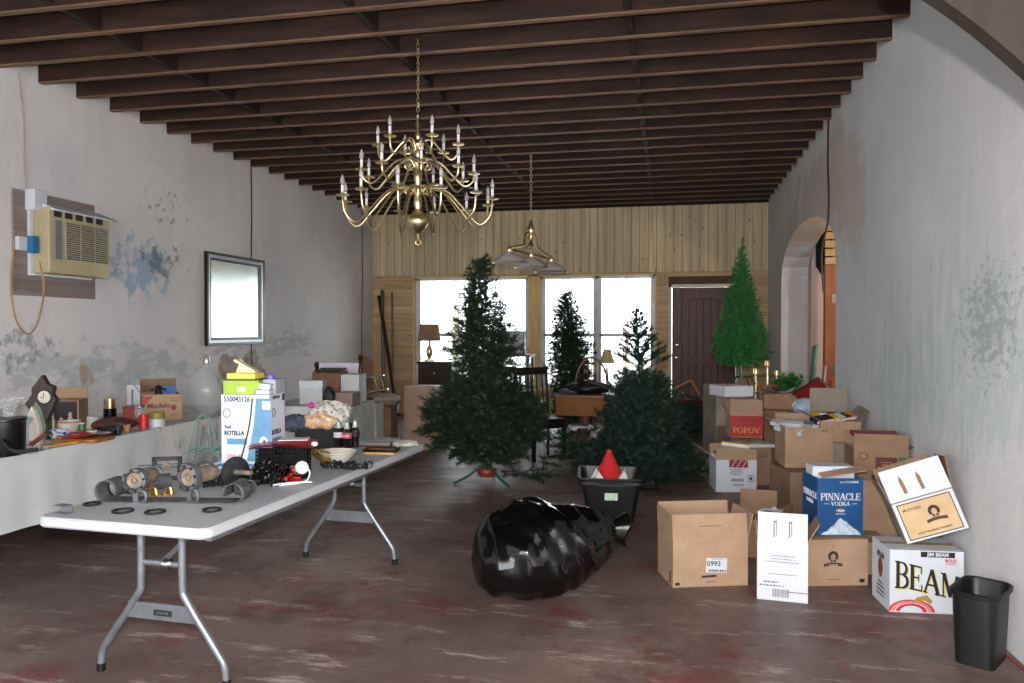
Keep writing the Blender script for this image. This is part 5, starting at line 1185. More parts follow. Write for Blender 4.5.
decal(ob_, 'right', plain_text('550045126', .02, .0004), NB_, -.02, .340); decal(ob_, 'right', MB().ring((0, 0, 0), .018, .0018, 18, 4), NB_, -.05, .275, name='round_logo'); decal(ob_, 'right', plain_text('ROTELLA', .028, .001), NB_, -.015, .188); patch(ob_, 'right', -.01, .15, .11, .026, TBL, 'blue_band'); decal(ob_, 'right', bars(.03, .03, 8), NB_, .075, .335, name='barcode')
top = ob_.location+Vector((0, 0, h_))
def ontop(x, y, z=0): return loc_of(ob_, x, y, .355*HS+.001+z)
t_ = thing('green_box', 'lime green shallow box on top of the oil carton', 'box', ontop(-.03, .08), .12); obj('body', MB().b2((-.095, -.07, 0), (.095, .07, .072)), mat('lime_card', (150, 178, 50), .6), t_, bevel=.002); obj('rim', MB().b2((-.098, -.073, .072), (.098, .073, .080)), mat('dark_green_rim', (60, 74, 34), .6), t_); obj('white_label', MB().b2((-.02, -.0715, .015), (.025, -.07, .04)), WHITE, t_)
YB_ = mat('yellow_card', (222, 200, 90), .6, col2=(206, 180, 60), sc=12)
t_ = thing('yellow_box', 'torn yellow box lying on the lime green box', 'box', ontop(-.03, .08, .081), .1); obj('tray', MB().b2((-.08, -.06, 0), (.075, .05, .028)), YB_, t_); obj('raised_lid', MB().add([(-.07, .02, .028), (.06, .02, .028), (.02, .02, .05), (-.04, .02, .10)], [(0, 1, 2, 3)]).box((.0, .0, .065), (.13, .05, .012), (0, .5, 0)), mat('pale_yellow_card', (232, 222, 170), .6), t_)
t_ = thing('grey_box', 'small grey box with a purple lid at the right on top of the oil carton', 'box', ontop(.09, .13), .1); obj('body', MB().b2((-.05, -.06, 0), (.045, .06, .075)), mat('grey_card', (160, 164, 170), .6), t_); obj('purple_lid', MB().lathe([(0, .075), (.024, .075), (.024, .095), (0, .095)], 14, (-.01, 0, 0)), mat('purple_plastic', (112, 84, 180), .45), t_)
slab('book', .08, .06, .025, _m['blue_cover'], ontop(.09, .035), (0, 0, .1), 'small blue and white book on the oil carton beside the lime green box', 'book')
slab('book', .07, .05, .03, WHITE, ontop(.09, .04, .026), (0, R(6), .15), 'small white book on the small blue book on the oil carton', 'book')

# black crate with red lid, orange container
p = on(250, 480); q = on(304, 477); c = (p+q)/2; t_ = thing('black_crate', 'black wire mesh crate with a red and white lid on the white table', 'crate', (c.x+.0, c.y+.07, TT), .35)
w_ = .125; mb = MB().b2((-w_, -.09, 0), (w_, .09, .006)); 
for i in range(17): x = -w_+2*w_*i/16; mb.b2((x-.003, -.092, 0), (x+.003, -.088, .16)).b2((x-.003, .088, 0), (x+.003, .092, .16))
for i in range(9): z = .16*i/8; mb.b2((-w_, -.093, z-.002), (w_, -.087, z+.003)).b2((-w_, .087, z-.002), (w_, .093, z+.003)).b2((-w_-.002, -.09, z-.002), (-w_+.003, .09, z+.003)).b2((w_-.003, -.09, z-.002), (w_+.002, .09, z+.003))
obj('mesh', mb, mat('crate_wire', (12, 12, 13), .7, spec=.15), t_); obj('liner', MB().b2((-w_+.008, -.084, .007), (w_-.008, .084, .15)), mat('crate_liner', (9, 9, 10), .9, spec=.1), t_)
lid = MB().sheet(lambda u, v: ((u-.5)*.33, (v-.5)*.22, .165+.018*math.sin(u*3+.4)+.01*u), 14, 4, .014); obj('red_lid', lid, mat('red_glossy', (206, 48, 52), .35), t_)
obj('white_print', MB().b2((-.02, -.06, .192), (.13, .04, .196)), WHITE, t_); obj('white_tip', MB().lathe([(0, -.014), (.014, -.01), (.018, 0), (.014, .01), (0, .014)], 12, (.168, -.09, .178)), WHITE, t_, smooth=True)
p = on(280, 481); t_ = thing('orange_container', 'clear orange plastic container in front of the black crate', 'container', (p.x+.03, p.y+.03, TT), .3)
ORG = glassmat('orange_clear', (.95, .35, .22), .12); mb = MB(); w, d, h = .075, .045, .085
for a in ((-w, -d, 0, w, d, .003), (-w, -d, 0, w, -d+.003, h), (-w, d-.003, 0, w, d, h), (-w, -d, 0, -w+.003, d, h), (w-.003, -d, 0, w, d, h)): mb.b2(a[:3], a[3:])
obj('body', mb, ORG, t_); obj('orange_fill', MB().box((.02, 0, .035), (.02, .05, .10), (0, .7, 0)).b2((-.06, -.035, .004), (.065, .035, .02)), mat('orange_plastic', (214, 90, 50), .4), t_)
p = on(308, 482); t_ = thing('white_socket', 'round white plastic cap standing with a white cable curling from it', 'cap', (p.x-.0, p.y+.0, TT), .2)
obj('cap', MB().lathe([(0, -.008), (.03, -.008), (.034, 0), (.03, .008), (.012, .01), (.012, .004), (0, .004)], 20, (-.03, .0, .072), rot=(PI/2, 0, 0)), WHITE, t_, smooth=True)
obj('cable', MB().tube(catmull([(-.01, 0, .075), (.012, -.01, .05), (.0, -.04, .012), (-.07, -.10, .006), (-.14, -.12, .006), (-.06, -.09, .013), (.03, -.035, .006)], 6), .0045, 6), WHITE, t_, smooth=True)
# leaf dish, bowl, bottles, books
p = on(305, 470); GLD = mat('brown_gold_leaf', (150, 116, 56), .4, .2, col2=(110, 80, 44), sc=20)
t_ = thing('leaf_basket', 'brown and gold leaf-shaped basket between the black crate and the white bowl', 'basket', (p.x+.03, p.y+.14, TT), -.5); t_.scale = (.7, .7, .7); mb = MB().sheet(lambda u, v: ((u-.5)*.24*1, (v-.5)*.14*math.sin(PI*min(.98, max(.05, u))), .02+.06*(2*v-1)**2+.05*(1-u)), 12, 8, .006); obj('leaf', mb, GLD, t_, smooth='all'); obj('berries', MB().lathe([(0, 0), (.02, .01), (.025, .03), (.0, .045)], 8, (-.05, 0, .06)), GOLD, t_)
p = on(336, 465); t_ = thing('white_bowl', 'wide white bowl with a grey rim line on the white table', 'bowl', (p.x, p.y+.02, TT)); obj('bowl', MB().lathe([(.0, 0), (.045, .0), (.05, .008), (.085, .045), (.108, .075), (.105, .077), (.082, .05), (.045, .014), (0, .012)], 32), CREAM, t_, smooth=True); obj('rim_line', MB().ring((0, 0, .068), .1045, .0012, 32, 4), GREYINK, t_)
COLA = mat('dark_cola', (16, 6, 8), .08, coat=1.); CG_ = 'three cola bottles'
PNK = mat('pink_red_label', (206, 70, 100), .5)
for i, (px, py, lb, c_) in enumerate(((338.5, 448, 'left of three dark cola bottles, label turned away', WHITE), (347, 449, 'front middle cola bottle with pink and white label', PNK), (355, 447, 'right of three dark cola bottles, seen from the side', INK))):
    p = on(px, py); t_ = thing('cola_bottle', lb, 'bottle', (p.x, p.y, TT), group=CG_)
    obj('bottle', MB().lathe([(0, 0), (.027, 0), (.029, .01), (.027, .05), (.031, .08), (.030, .105), (.020, .13)], 16), COLA, t_, smooth=True)
    obj('glass_neck', MB().lathe([(.020, .13), (.013, .155), (.0125, .175)], 16, cap=False), mat('neck_glass', (170, 190, 180), .1, coat=1.), t_, smooth=True)
    obj('cap', MB().lathe([(.0145, .172), (.0145, .182), (0, .184)], 12), CHROME, t_); lb_ = obj('label', MB().lathe([(.0312, .07), (.0315, .088), (.031, .104)], 16, cap=False), c_, t_, smooth=True)
    if c_ is PNK: mb = plain_text('Coca-Cola', .014, .0006); obj('lettering', mb, WHITE, lb_, loc=(0, -.0325, .088), rot=(PI/2, 0, 0))
p0 = on(306, 452); p1 = on(346, 445); t_ = thing('black_box', 'open black box behind the white bowl, heaped with cloth', 'box', (p0+p1)/2, math.atan2(p1.y-p0.y, p1.x-p0.x)*.5)
w = (p1-p0).length; mb = MB()
for a in ((-w/2, 0, 0, w/2, .22, .005), (-w/2, 0, 0, w/2, .005, .13), (-w/2, .215, 0, w/2, .22, .15), (-w/2, 0, 0, -w/2+.005, .22, .13), (w/2-.005, 0, 0, w/2, .22, .15)): mb.b2(a[:3], a[3:])
obj('body', mb, mat('matt_black', (22, 20, 19), .8), t_); bx = t_
def lump(name, rx, ry, rz, m, loc, lab, cat, seed, rot=(0, 0, 0), amp=.12, grp=None):
    rn = random.Random(seed); ph = [rn.uniform(0, 6) for _ in range(6)]
    def fn(u, v):
        th, fi = 2*PI*u, PI*(v-.5); k = 1+amp*(math.sin(3*th+ph[0])*math.cos(2*fi+ph[1])+.7*math.sin(5*th+ph[2]+3*fi)+.5*math.sin(9*th+ph[3])*math.cos(5*fi))
        return (rx*k*math.cos(fi)*math.cos(th), ry*k*math.cos(fi)*math.sin(th), max(0, rz+rz*k*math.sin(fi)))
    return single(name, MB().sheet(fn, 40, 20), m, loc, lab, cat, grp, rot=rot, smooth='all')
FLO = mat('floral_cloth', (206, 200, 192), .8, col2=(110, 108, 112), sc=55, lo=.38, hi=.5); ORC = mat('orange_floral', (206, 164, 122), .8, col2=(226, 206, 180), sc=30, lo=.4, hi=.5)
c = loc_of(bx, 0, 0, 0)
lump('floral_bag', .15, .10, .095, FLO, loc_of(bx, .03, .13, .10), 'crumpled white cloth bag with grey floral print, heaped on the black box', 'bag', 1)
lump('patterned_cloth', .12, .06, .05, ORC, loc_of(bx, -.04, .05, .12), 'orange and cream patterned cloth spilling over the front of the black box', 'cloth', 2, (R(10), 0, 0))
lump('pink_flower', .025, .015, .018, mat('magenta', (204, 60, 140), .7), loc_of(bx, -.09, .05, .26), 'small magenta flower lying on the floral bag', 'flower', 3)
lump('denim_bundle', .10, .07, .055, mat('dark_denim', (70, 78, 94), .8, col2=(48, 54, 68), sc=22), loc_of(bx, -.17, .12, .10), 'folded dark blue cloth bundle right of the oil carton', 'cloth', 4)
for i, (px, py, m1, m2, w, d, h, lb) in enumerate(((383, 454, mat('gold_cover', (206, 160, 92), .5), BWOOD, .19, .10, .03, 'wide flat gold-edged frame lying nearest, right of the bowl'), (376, 447, mat('maroon_cover', (92, 44, 42), .5), SF, .22, .07, .03, 'dark red flat case lying behind the gold-edged frame'), (385, 442, _m['maroon_cover'], SF, .22, .06, .02, 'second dark red flat case farthest back on the white table'))):
    p = on(px, py); t_ = thing('flat_frame', lb, 'frame', (p.x-.02, p.y+.03, TT), .05, 'flat frames at the far end of the white table'); obj('panel', MB().b2((-w/2, -d/2, 0), (w/2, d/2, h*.75)), m1, t_); obj('border', MB().b2((-w/2-.008, -d/2-.008, h*.4), (w/2+.008, -d/2+.006, h)).b2((-w/2-.008, d/2-.006, h*.4), (w/2+.008, d/2+.008, h)).b2((w/2-.006, -d/2, h*.4), (w/2+.008, d/2, h)).b2((-w/2-.008, -d/2, h*.4), (-w/2+.006, d/2, h)), m2, t_)  # flat frames lying at the far end of the table
p = on(406, 447); lump('white_cloth', .08, .07, .022, mat('white_cloth_bits', (196, 194, 186), .8, col2=(160, 160, 152), sc=30), (p.x-.0, p.y, TT), 'crumpled off-white cloth at the far right corner of the white table', 'cloth', 6)

# ============================================================ DRAPED TABLES BY THE LEFT WALL
CZ = .73
CLOTH = mat('white_table_cloth', (208, 212, 214), .8, col2=(198, 202, 204), sc=2); MARB = mat('marbled_cloth', (214, 214, 212), .6, col2=(160, 160, 166), sc=5, stretch=(2, 2, .8), lo=.38, hi=.47, det=8)
def draped(name, x0, x1, y0, y1, zb, m, lab, legs=True, fold=.012, n=60):
    t_ = thing(name, lab, 'table', ((x0+x1)/2, (y0+y1)/2, 0)); w, d = (x1-x0)/2, (y1-y0)/2
    per = [(-w, -d), (w, -d), (w, d), (-w, d)]; pts = []
    for i in range(4):
        a, b = Vector(per[i]), Vector(per[(i+1) % 4]); k = max(4, int((b-a).length/.05))
        for j in range(k): pts.append(a.lerp(b, j/k))
    mb = MB(); N = len(pts); rows = [0, .01, .08, .25, .6, 1]; vs = []
    for r in rows:
        for i, p in enumerate(pts):
            o = (p.x/w if abs(p.x) >= w-1e-6 else 0, p.y/d if abs(p.y) >= d-1e-6 else 0); wv = fold*r*(math.sin(i*.55)+.5*math.sin(i*1.3))
            vs.append((p.x+o[0]*(.01*min(1, r*20)+wv), p.y+o[1]*(.01*min(1, r*20)+wv), CZ-(CZ-zb)*r-(.004 if r == 0 else 0)*0))
    fs = [(q*N+i, q*N+(i+1) % N, (q+1)*N+(i+1) % N, (q+1)*N+i) for q in range(len(rows)-1) for i in range(N)]; fs.append(tuple(range(N))[::-1]); mb.add(vs, fs); obj('cloth', mb, m, t_, smooth=True)
    for sx in (-1, 1):
        for sy in (-1, 1): obj('leg', MB().tube([(sx*(w-.08), sy*(d-.15), 0), (sx*(w-.08), sy*(d-.15), CZ-.02)], .016, 8), STEEL, t_)
    return t_
draped('draped_table', -5.0, -3.93, 2.2, 5.18, .27, CLOTH, 'long table under a white cloth along the left wall')
draped('draped_table', -5.0, -3.95, 5.22, 6.9, .27, MARB, 'table under a grey marbled cloth, next to the white clothed table')
def onc(px, py, dz=0): p = P(px, py, CZ); p = PX(px, py, -4.02) if p.x > -4.02 else p; p.z = CZ+.001+dz; return p
def hpx(px, top, base): p = P(px, base, CZ); return PY(px, top, p.y).z-CZ
# black bin with glass bowl
t_ = thing('black_pot', 'black pot at the left edge of the picture with a glass bowl on it', 'pot', (*onc(4, 457)[:2], CZ+.001)); obj('pot', MB().lathe([(0, 0), (.10, 0), (.115, .02), (.118, .21), (.125, .215), (.125, .23), (0, .235)], 24), mat('black_enamel', (18, 16, 18), .35), t_, smooth=True); obj('handle', MB().tube(catmull([(.09, -.09, .10), (.2, -.12, .05), (.34, -.10, .06)], 4), .013, 8), BLACKP, t_, smooth=True)
pp = t_.location; single('glass_bowl', MB().lathe([(0, 0), (.03, 0), (.035, .03), (.07, .08), (.095, .11), (.092, .11), (.065, .08), (.028, .03), (0, .02)], 24), PGL, (pp.x+.02, pp.y+.02, CZ+.238), 'small clear glass bowl standing on the black pot', 'bowl', smooth=True)
p = onc(19, 445); t_ = thing('pink_can', 'pink and red tin can right of the black pot', 'can', p); obj('can', MB().lathe([(0, 0), (.035, 0), (.035, .14), (0, .14)], 18), mat('pink_tin', (206, 130, 126), .4, col2=(176, 90, 92), sc=20), t_, smooth=True); obj('rim', MB().ring((0, 0, .14), .034, .003, 18, 5), CHROME, t_)
# clock
p = onc(42, 440); hh = hpx(42, 375, 440); t_ = thing('mantel_clock', 'carved dark wooden clock with a cream dial, leaning beside the iron', 'clock', p, .2); s_ = hh
prof = [(-.10, 0), (.10, 0), (.11, .12), (.06, .25), (.13, .42), (.23, .62), (.16, .70), (.19, .82), (.08, .86), (0, 1.0), (-.10, .88), (-.17, .80), (-.17, .70), (-.28, .55), (-.16, .42), (-.07, .25), (-.11, .12)]
obj('case', MB().prism([(x*s_*.95, z*s_) for x, z in prof], 0, .05), mat('grey_brown_carving', (66, 56, 52), .6, col2=(46, 38, 36), sc=12, bump=.3), t_, bevel=.006)
dl = obj('dial', MB().lathe([(0, .006), (.044, .004), (.046, 0)], 24, (.02, -.002, s_*.66), rot=(PI/2, 0, 0)), CREAM, t_); obj('bezel', MB().ring((.02, -.004, s_*.66), .048, .005, 24, 6, rot=(PI/2, 0, 0)), DWOOD, t_)
mb = MB().box((.02, -.011, s_*.66+.014), (.004, .002, .03)).box((.008, -.011, s_*.66-.004), (.026, .002, .004), (0, .4, 0)); obj('hands', mb, INK, dl)
# iron, standing on its heel
p = onc(36, 446); t_ = thing('clothes_iron', 'white and green clothes iron standing on its heel', 'iron', p, .25); ih = hpx(36, 402, 446)
obj('soleplate', MB().prism([(-.05, 0), (.06, 0), (.06, ih*.45), (.03, ih*.85), (0, ih), (-.03, ih*.8), (-.05, ih*.4)], .0, .008), mat('teflon_green', (120, 140, 120), .4), t_); obj('body', MB().prism([(-.046, 0), (.05, 0), (.05, ih*.42), (.022, ih*.8), (0, ih*.93), (-.025, ih*.76), (-.046, ih*.4)], -.055, .0), CREAM, t_, bevel=.01); obj('handle', MB().tube(catmull([(0, -.05, ih*.1), (0, -.10, ih*.15), (0, -.105, ih*.5), (0, -.05, ih*.65)], 4), .014, 8), mat('blue_white', (176, 190, 206), .4), t_, smooth=True)
# carton with figurines
cz_ = onc(62, 427); bh = .21; fcart = carton(None, None, 0, .25, bh, 'brown carton with a dark open front full of small cream figures', CARD, (), wide=.30, at=(cz_.x-.02, cz_.y-.02, CZ+.001), rz=.45, closed=True, name='figurine_carton'); patch(fcart, 'front', .0, bh/2+.01, .28, bh-.035, mat('inside_shade', (44, 38, 40), .7), 'inside_shade_panel')  # front is closed; dark panel paints in the shaded inside of an open carton
flap(fcart, 'back', 10, .09, CARD)
for i, (x, h_) in enumerate(((-.09, .09), (-.03, .14), (.035, .08), (.10, .12))):
    c = loc_of(fcart, x, -.035, 0); t_ = thing('figurine', ['leftmost small cream figure before the dark carton', 'tallest cream figure before the dark carton', 'low cream figure before the dark carton', 'rightmost cream figure before the dark carton'][i], 'figurine', c, .45, 'cream figures before the carton'); obj('base', MB().b2((-.024, -.02, 0), (.024, .02, h_*.45)), mat('cream_stone', (196, 180, 164), .7), t_, bevel=.003); obj('figure', MB().lathe([(.018, h_*.45), (.02, h_*.6), (.012, h_*.72), (.015, h_*.85), (.008, h_), (0, h_)], 10), _m['cream_stone'], t_, smooth=True); obj('window_mark', MB().b2((-.008, -.0215, h_*.12), (.008, -.0205, h_*.34)), INK, t_)
def jar(px, py, r, h, m, cap, lab, name='jar', cat='jar', ch_=.15, mid=None):
    p = onc(px, py); t_ = thing(name, lab, cat, p); obj('body', MB().lathe([(0, 0), (r, 0), (r*1.02, .01), (r*1.02, h*(1-ch_)*.92), (r*.9, h*(1-ch_)), (0, h*(1-ch_))], 20), m, t_, smooth=True); obj('lid', MB().lathe([(0, h*(1-ch_)), (r*.95, h*(1-ch_)), (r*.95, h), (0, h)], 20), cap, t_, smooth=True); return t_
jar(49, 430, .022, .13, mat('green_glass', (30, 120, 60), .15), mat('green_cap', (20, 90, 50), .4), 'small green bottle in front of the figure carton', 'small_bottle', 'bottle', .3)
p = onc(70, 432); t_ = thing('striped_bowl', 'white and pink bowl before the figure carton', 'bowl', p); obj('bowl', MB().lathe([(0, 0), (.05, 0), (.075, .05), (.08, .085), (.076, .085), (.07, .05), (0, .01)], 24), CREAM, t_, smooth=True); obj('pink_band', MB().ring((0, 0, .078), .0795, .004, 24, 6), mat('pink_paint', (206, 60, 80), .5), t_)
p = onc(60, 441); t_ = thing('blue_bowl', 'white bowl with blue painted pattern in front of the pink banded bowl', 'bowl', p); obj('bowl', MB().lathe([(0, 0), (.04, 0), (.062, .04), (.068, .075), (.064, .075), (.058, .04), (0, .01)], 24), mat('blue_white_china', (214, 216, 226), .3, col2=(50, 70, 160), sc=42, lo=.44, hi=.5), t_, smooth=True); obj('rim', MB().ring((0, 0, .075), .066, .003, 24, 5), WHITE, t_)
jar(82, 432, .025, .07, mat('green_jar', (70, 120, 70), .3), CREAM, 'little green jar with a cream lid right of the pink banded bowl')
jar(93, 428, .045, .09, CREAM, WHITE, 'cream lidded pot right of the figure carton')
jar(92, 438, .035, .055, mat('pink_grey_china', (190, 160, 160), .5), CREAM, 'small pinkish pot in front of the cream lidded pot')
p = onc(75, 446); single('red_plate', MB().lathe([(0, 0), (.06, 0), (.11, .018), (.108, .022), (.06, .006), (0, .006)], 28), RED, (p.x, p.y, CZ+.03), 'red plate lying on the wooden board', 'plate', smooth=True)
p = onc(86, 452); t_ = thing('serving_tray', 'oval silver tray lying at the front edge of the white cloth', 'tray', (p.x, p.y+.02, CZ+.028), .2); obj('tray', MB().lathe([(0, 0), (.07, 0), (.10, .015), (.098, .018), (.068, .004), (0, .004)], 28, sx=1.3), CHROME, t_, smooth=True); obj('rim', MB().ring((0, 0, 0.017), .1, .002, 28, 5), CHROME, t_); t_.children[1].scale = (1.3, 1, 1)
p = onc(80, 450); single('wooden_board', MB().bevbox((0, 0, .0125), (.36, .24, .025), .04), mat('orange_wood', (168, 104, 50), .5, col2=(140, 82, 40), sc=5), (p.x, p.y+.03, CZ+.001), 'orange-brown wooden board under the red plate and tray', 'board')
p = onc(38, 447); q = onc(52, 430); t_ = thing('kitchen_knife', 'brown wooden handled cleaver leaning up in front of the iron', 'knife', (p.x, p.y-.04, CZ+.03), .45, rot=(0, R(-38), .45)); obj('handle', MB().b2((-.08, -.012, -.014), (.10, .012, .014)), mat('red_brown_handle', (120, 56, 40), .4), t_, bevel=.005); obj('guard', MB().b2((.10, -.014, -.016), (.125, .014, .016)), BLACKP, t_)
p = onc(50, 452); single('yellow_spatula', MB().bevbox((0, 0, .006), (.10, .06, .012), .02).tube([(.04, 0, .008), (.16, .04, .02)], .007, 6), mat('ochre_plastic', (214, 156, 50), .4), (p.x, p.y, CZ+.001), 'ochre yellow spatula at the front edge of the white cloth', 'spatula', rot=(0, 0, .3))
p = onc(33, 456); single('white_rag', MB().sheet(lambda u, v: ((u-.5)*.16, (v-.5)*.1, .012+.01*math.sin(u*11)*math.cos(v*9)), 14, 8, .004), PAPER, (p.x, p.y, CZ+.004), 'small white rag in front of the pot handle', 'rag', smooth='all')
p = onc(8, 462); single('clear_tray', MB().bevbox((0, 0, .02), (.30, .14, .04), .03), mat('grey_smoked_plastic', (110, 112, 114), .2), (p.x-.05, p.y-.02, CZ+.001), 'low grey see-through tray in front of the black pot', 'tray', rot=(0, 0, .1))
# middle group
jar(110, 418, .052, .17, mat('black_lacquer', (14, 14, 16), .25), BRASS, 'black tin with a shiny brass top against the left wall', 'lacquer_tin', 'tin', .5)
rn = random.Random(31)
lump('leather_bundle', .15, .10, .05, mat('dark_red_leather', (92, 44, 44), .5, col2=(60, 40, 40), sc=18), onc(114, 431), 'dark red leather bundle in the middle of the white cloth', 'bundle', 11, (0, 0, .4))
p = onc(112, 440); t_ = thing('black_camera', 'small black camera lying in front of the leather bundle', 'camera', p, .3); obj('body', MB().b2((-.065, -.03, 0), (.06, .03, .075)), BLACKP, t_, bevel=.008); obj('lens', MB().lathe([(.026, 0), (.026, .04), (.018, .04), (.016, .03), (0, .03)], 16, (.015, -.03, .038), rot=(PI/2, 0, 0)), BLACKP, t_, smooth=True); obj('strap', MB().tube(catmull([(-.06, 0, .06), (-.13, -.02, .04), (-.15, -.05, .006), (-.08, -.06, .006)], 4), .006, 6), BLACKP, t_)
p = onc(127, 440); single('cork_cup', MB().lathe([(0, 0), (.02, 0), (.028, .055), (.024, .055), (.018, .01), (0, .01)], 14), mat('copper_brown', (190, 130, 90), .4), p, 'small copper brown cup right of the black camera', 'cup', smooth=True)
jar(135, 428, .036, .075, mat('brown_grey_pot', (130, 116, 104), .6), mat('brown_lid', (110, 88, 74), .6), 'small brown grey pot between the leather bundle and the red jar')
jar(127, 420, .035, .10, RED, DRED, 'round red pot behind the leather bundle', ch_=.25)
p = onc(138, 421); t_ = thing('red_toolbox', 'dark red box behind the red jars', 'box', (p.x, p.y, CZ+.001), .4); obj('body', MB().b2((-.10, -.06, 0), (.10, .06, .11)), mat('brown_red', (140, 52, 44), .5), t_, bevel=.004); obj('lid', MB().b2((-.105, -.065, .11), (.105, .065, .13)), DRED, t_)
jar(144, 429, .035, .115, RED, mat('bright_red', (220, 30, 40), .35), 'bright red jar left of the white candle jar', ch_=.3)
t_ = jar(157, 433, .062, .115, WHITE, mat('olive_lid', (150, 140, 60), .5), 'white jar with an olive green lid in front of the beer carton', ch_=.42)
p = onc(136, 415); wbn = thing('white_binder', 'white upright binder with a dark slot behind the red jars', 'binder', (p.x, p.y+.05, CZ+.001), .35); obj('cover', MB().b2((-.10, -.03, 0), (.11, .03, .27)), mat('lilac_white', (214, 214, 226), .5), wbn, bevel=.002); obj('slot', MB().b2((-.06, -.032, .08), (-.045, -.03, .23)), GREYINK, wbn)
jar(140, 424, .04, .15, PGL, CHROME, 'clear glass jar in front of the white binder', ch_=.08)
# beer carton
mc = carton(None, None, 0, .44, .215, 'large brown Modelo carton with red corners, open at the top', mat('modelo_card', (176, 142, 116), .75, col2=(164, 130, 104), sc=4), [('back', 12, .12, CARD2), ('front', -20, .0101)], wide=.30, at=(0, 0, 0), rz=0, name='beer_carton')
m1, m2, m3 = onc(148, 431), onc(179, 426), onc(209, 418); v_ = m2-m1; mc.location = (-4.22, PX(163, 428, -4.22).y, CZ+.001); mc.rotation_euler = (0, 0, .72); 
f_ = flap(mc, 'left', 35, .11, CARD2)
decal(mc, 'front', plain_text('Modelo', .058, .0016), mat('grey_brown_ink', (96, 74, 66), .7), -.03, .13); decal(mc, 'right', plain_text('Modelo', .07, .0018), mat('grey_ink2', (110, 98, 98), .7), .02, .14)
tri = MB().add([(0, 0, 0), (.075, 0, 0), (0, -.085, 0)], [(0, 2, 1)]); decal(mc, 'front', tri, mat('red_corner', (176, 60, 50), .6), -.148, .213, name='red_corner'); tri = MB().add([(0, 0, 0), (.07, 0, 0), (0, -.08, 0)], [(0, 2, 1)]); decal(mc, 'right', tri, _m['red_corner'], -.21, .213, name='red_corner')
decal(mc, 'front', MB().add([(.022*math.cos(i*PI/8), .024*math.sin(i*PI/8), 0) for i in range(16)], [tuple(range(16))]), mat('maroon_disc', (130, 60, 60), .6), .085, .11, name='round_mark'); patch(mc, 'front', .10, .19, .08, .004, INK, 'print'); patch(mc, 'front', .10, .17, .08, .004, INK, 'print'); patch(mc, 'front', .10, .05, .08, .004, INK, 'print')
t_ = thing('black_figurine', 'small black metal ornament standing on the edge of the Modelo carton', 'ornament', loc_of(mc, -.03, .04, .214), .5); obj('body', MB().lathe([(0, 0), (.03, 0), (.034, .03), (.02, .06), (.03, .08), (0, .095)], 10), DARKM, t_); obj('arms', MB().tube([(-.06, 0, .05), (0, 0, .065), (.06, 0, .05)], .008, 6), DARKM, t_)
shelf_ = loc_of(mc, 0, .02, .216)
o = obj('board_piece', MB().b2((-.10, -.01, 0), (.08, .12, .006)), CARD, loc=loc_of(mc, -.03, .02, .2155-.0075), rot=(0, 0, .72)); tag(o, 'loose cardboard piece lying over the Modelo carton opening', 'cardboard')
p = loc_of(mc, .06, .28, .06); t_ = thing('blue_packet', 'blue and red packet standing up in the Modelo carton', 'packet', (p.x, p.y, CZ+.08), .7); obj('packet', MB().b2((-.07, -.02, 0), (.07, .02, .20)), mat('royal_blue', (44, 96, 176), .5), t_); obj('red_flower', MB().lathe([(0, 0), (.03, .01), (0, .02)], 8, (-.07, -.02, .16), rot=(PI/2, 0, 0)), DRED, t_)
# glass pitcher
p = onc(206, 421); p.x -= .1; t_ = thing('glass_pitcher', 'clear round glass bottle with a neck, behind the Modelo carton', 'bottle', (PY(207, 400, 6.25).x, 6.25, CZ+.001)); obj('glass', MB().lathe([(0, 0), (.07, 0), (.13, .06), (.16, .16), (.16, .26), (.13, .35), (.06, .41), (.03, .43), (.03, .47), (.036, .475)], 24), PGL, t_, smooth=True); obj('stopper', MB().lathe([(.03, .475), (.03, .49), (.022, .53), (0, .535)], 12), CHROME, t_, smooth=True)

# ============================================================ FAR LEFT JUMBLE
T3 = draped('draped_table', -4.1, -3.2, 7.05, 7.86, .2, mat('grey_white_cloth', (196, 200, 198), .8), 'farther table under a grey white cloth, piled with boxes')
def onp(px, Y, z=CZ+.001): p = PY(px, 400, Y); return Vector((p.x, Y, z))
wbx = carton(None, None, 0, .26, .24, 'white lidded box among the jumble right of the oil carton', mat('off_white_card', (200, 200, 202), .6), (), wide=.24, at=onp(311, 7.3), rz=.15, closed=True, name='white_box')
obj('lid', MB().b2((-.125, -.005, .17), (.125, .265, .246)), WHITE, wbx)
bxx = carton(None, None, 0, .28, .33, 'brown wooden crate on the farther table behind the white lidded box', MWOOD, (), wide=.30, at=onp(326, 7.45), rz=.1, name='wooden_crate', cat='crate'); obj('open_lid', MB().box((.04, .05, .345), (.28, .2, .012), (R(10), 0, 0)), DWOOD, bxx)
gbx = carton(None, None, 0, .26, .30, 'pale grey box on the farther table beside the wooden crate', _m['off_white_card'], (), wide=.20, at=onp(350, 7.5), rz=.1, closed=True, name='grey_white_box')
bb2 = carton(None, None, 0, .26, .14, 'dusty brown box at the front of the farther table', mat('dusty_brown', (140, 118, 108), .8), (), wide=.17, at=onp(344, 7.1), rz=.1, closed=True, name='brown_box')
lump('black_cat_bag', .06, .05, .09, INK, onp(329, 7.22), 'small black bag between the white lidded box and the pale grey box', 'bag', 14)
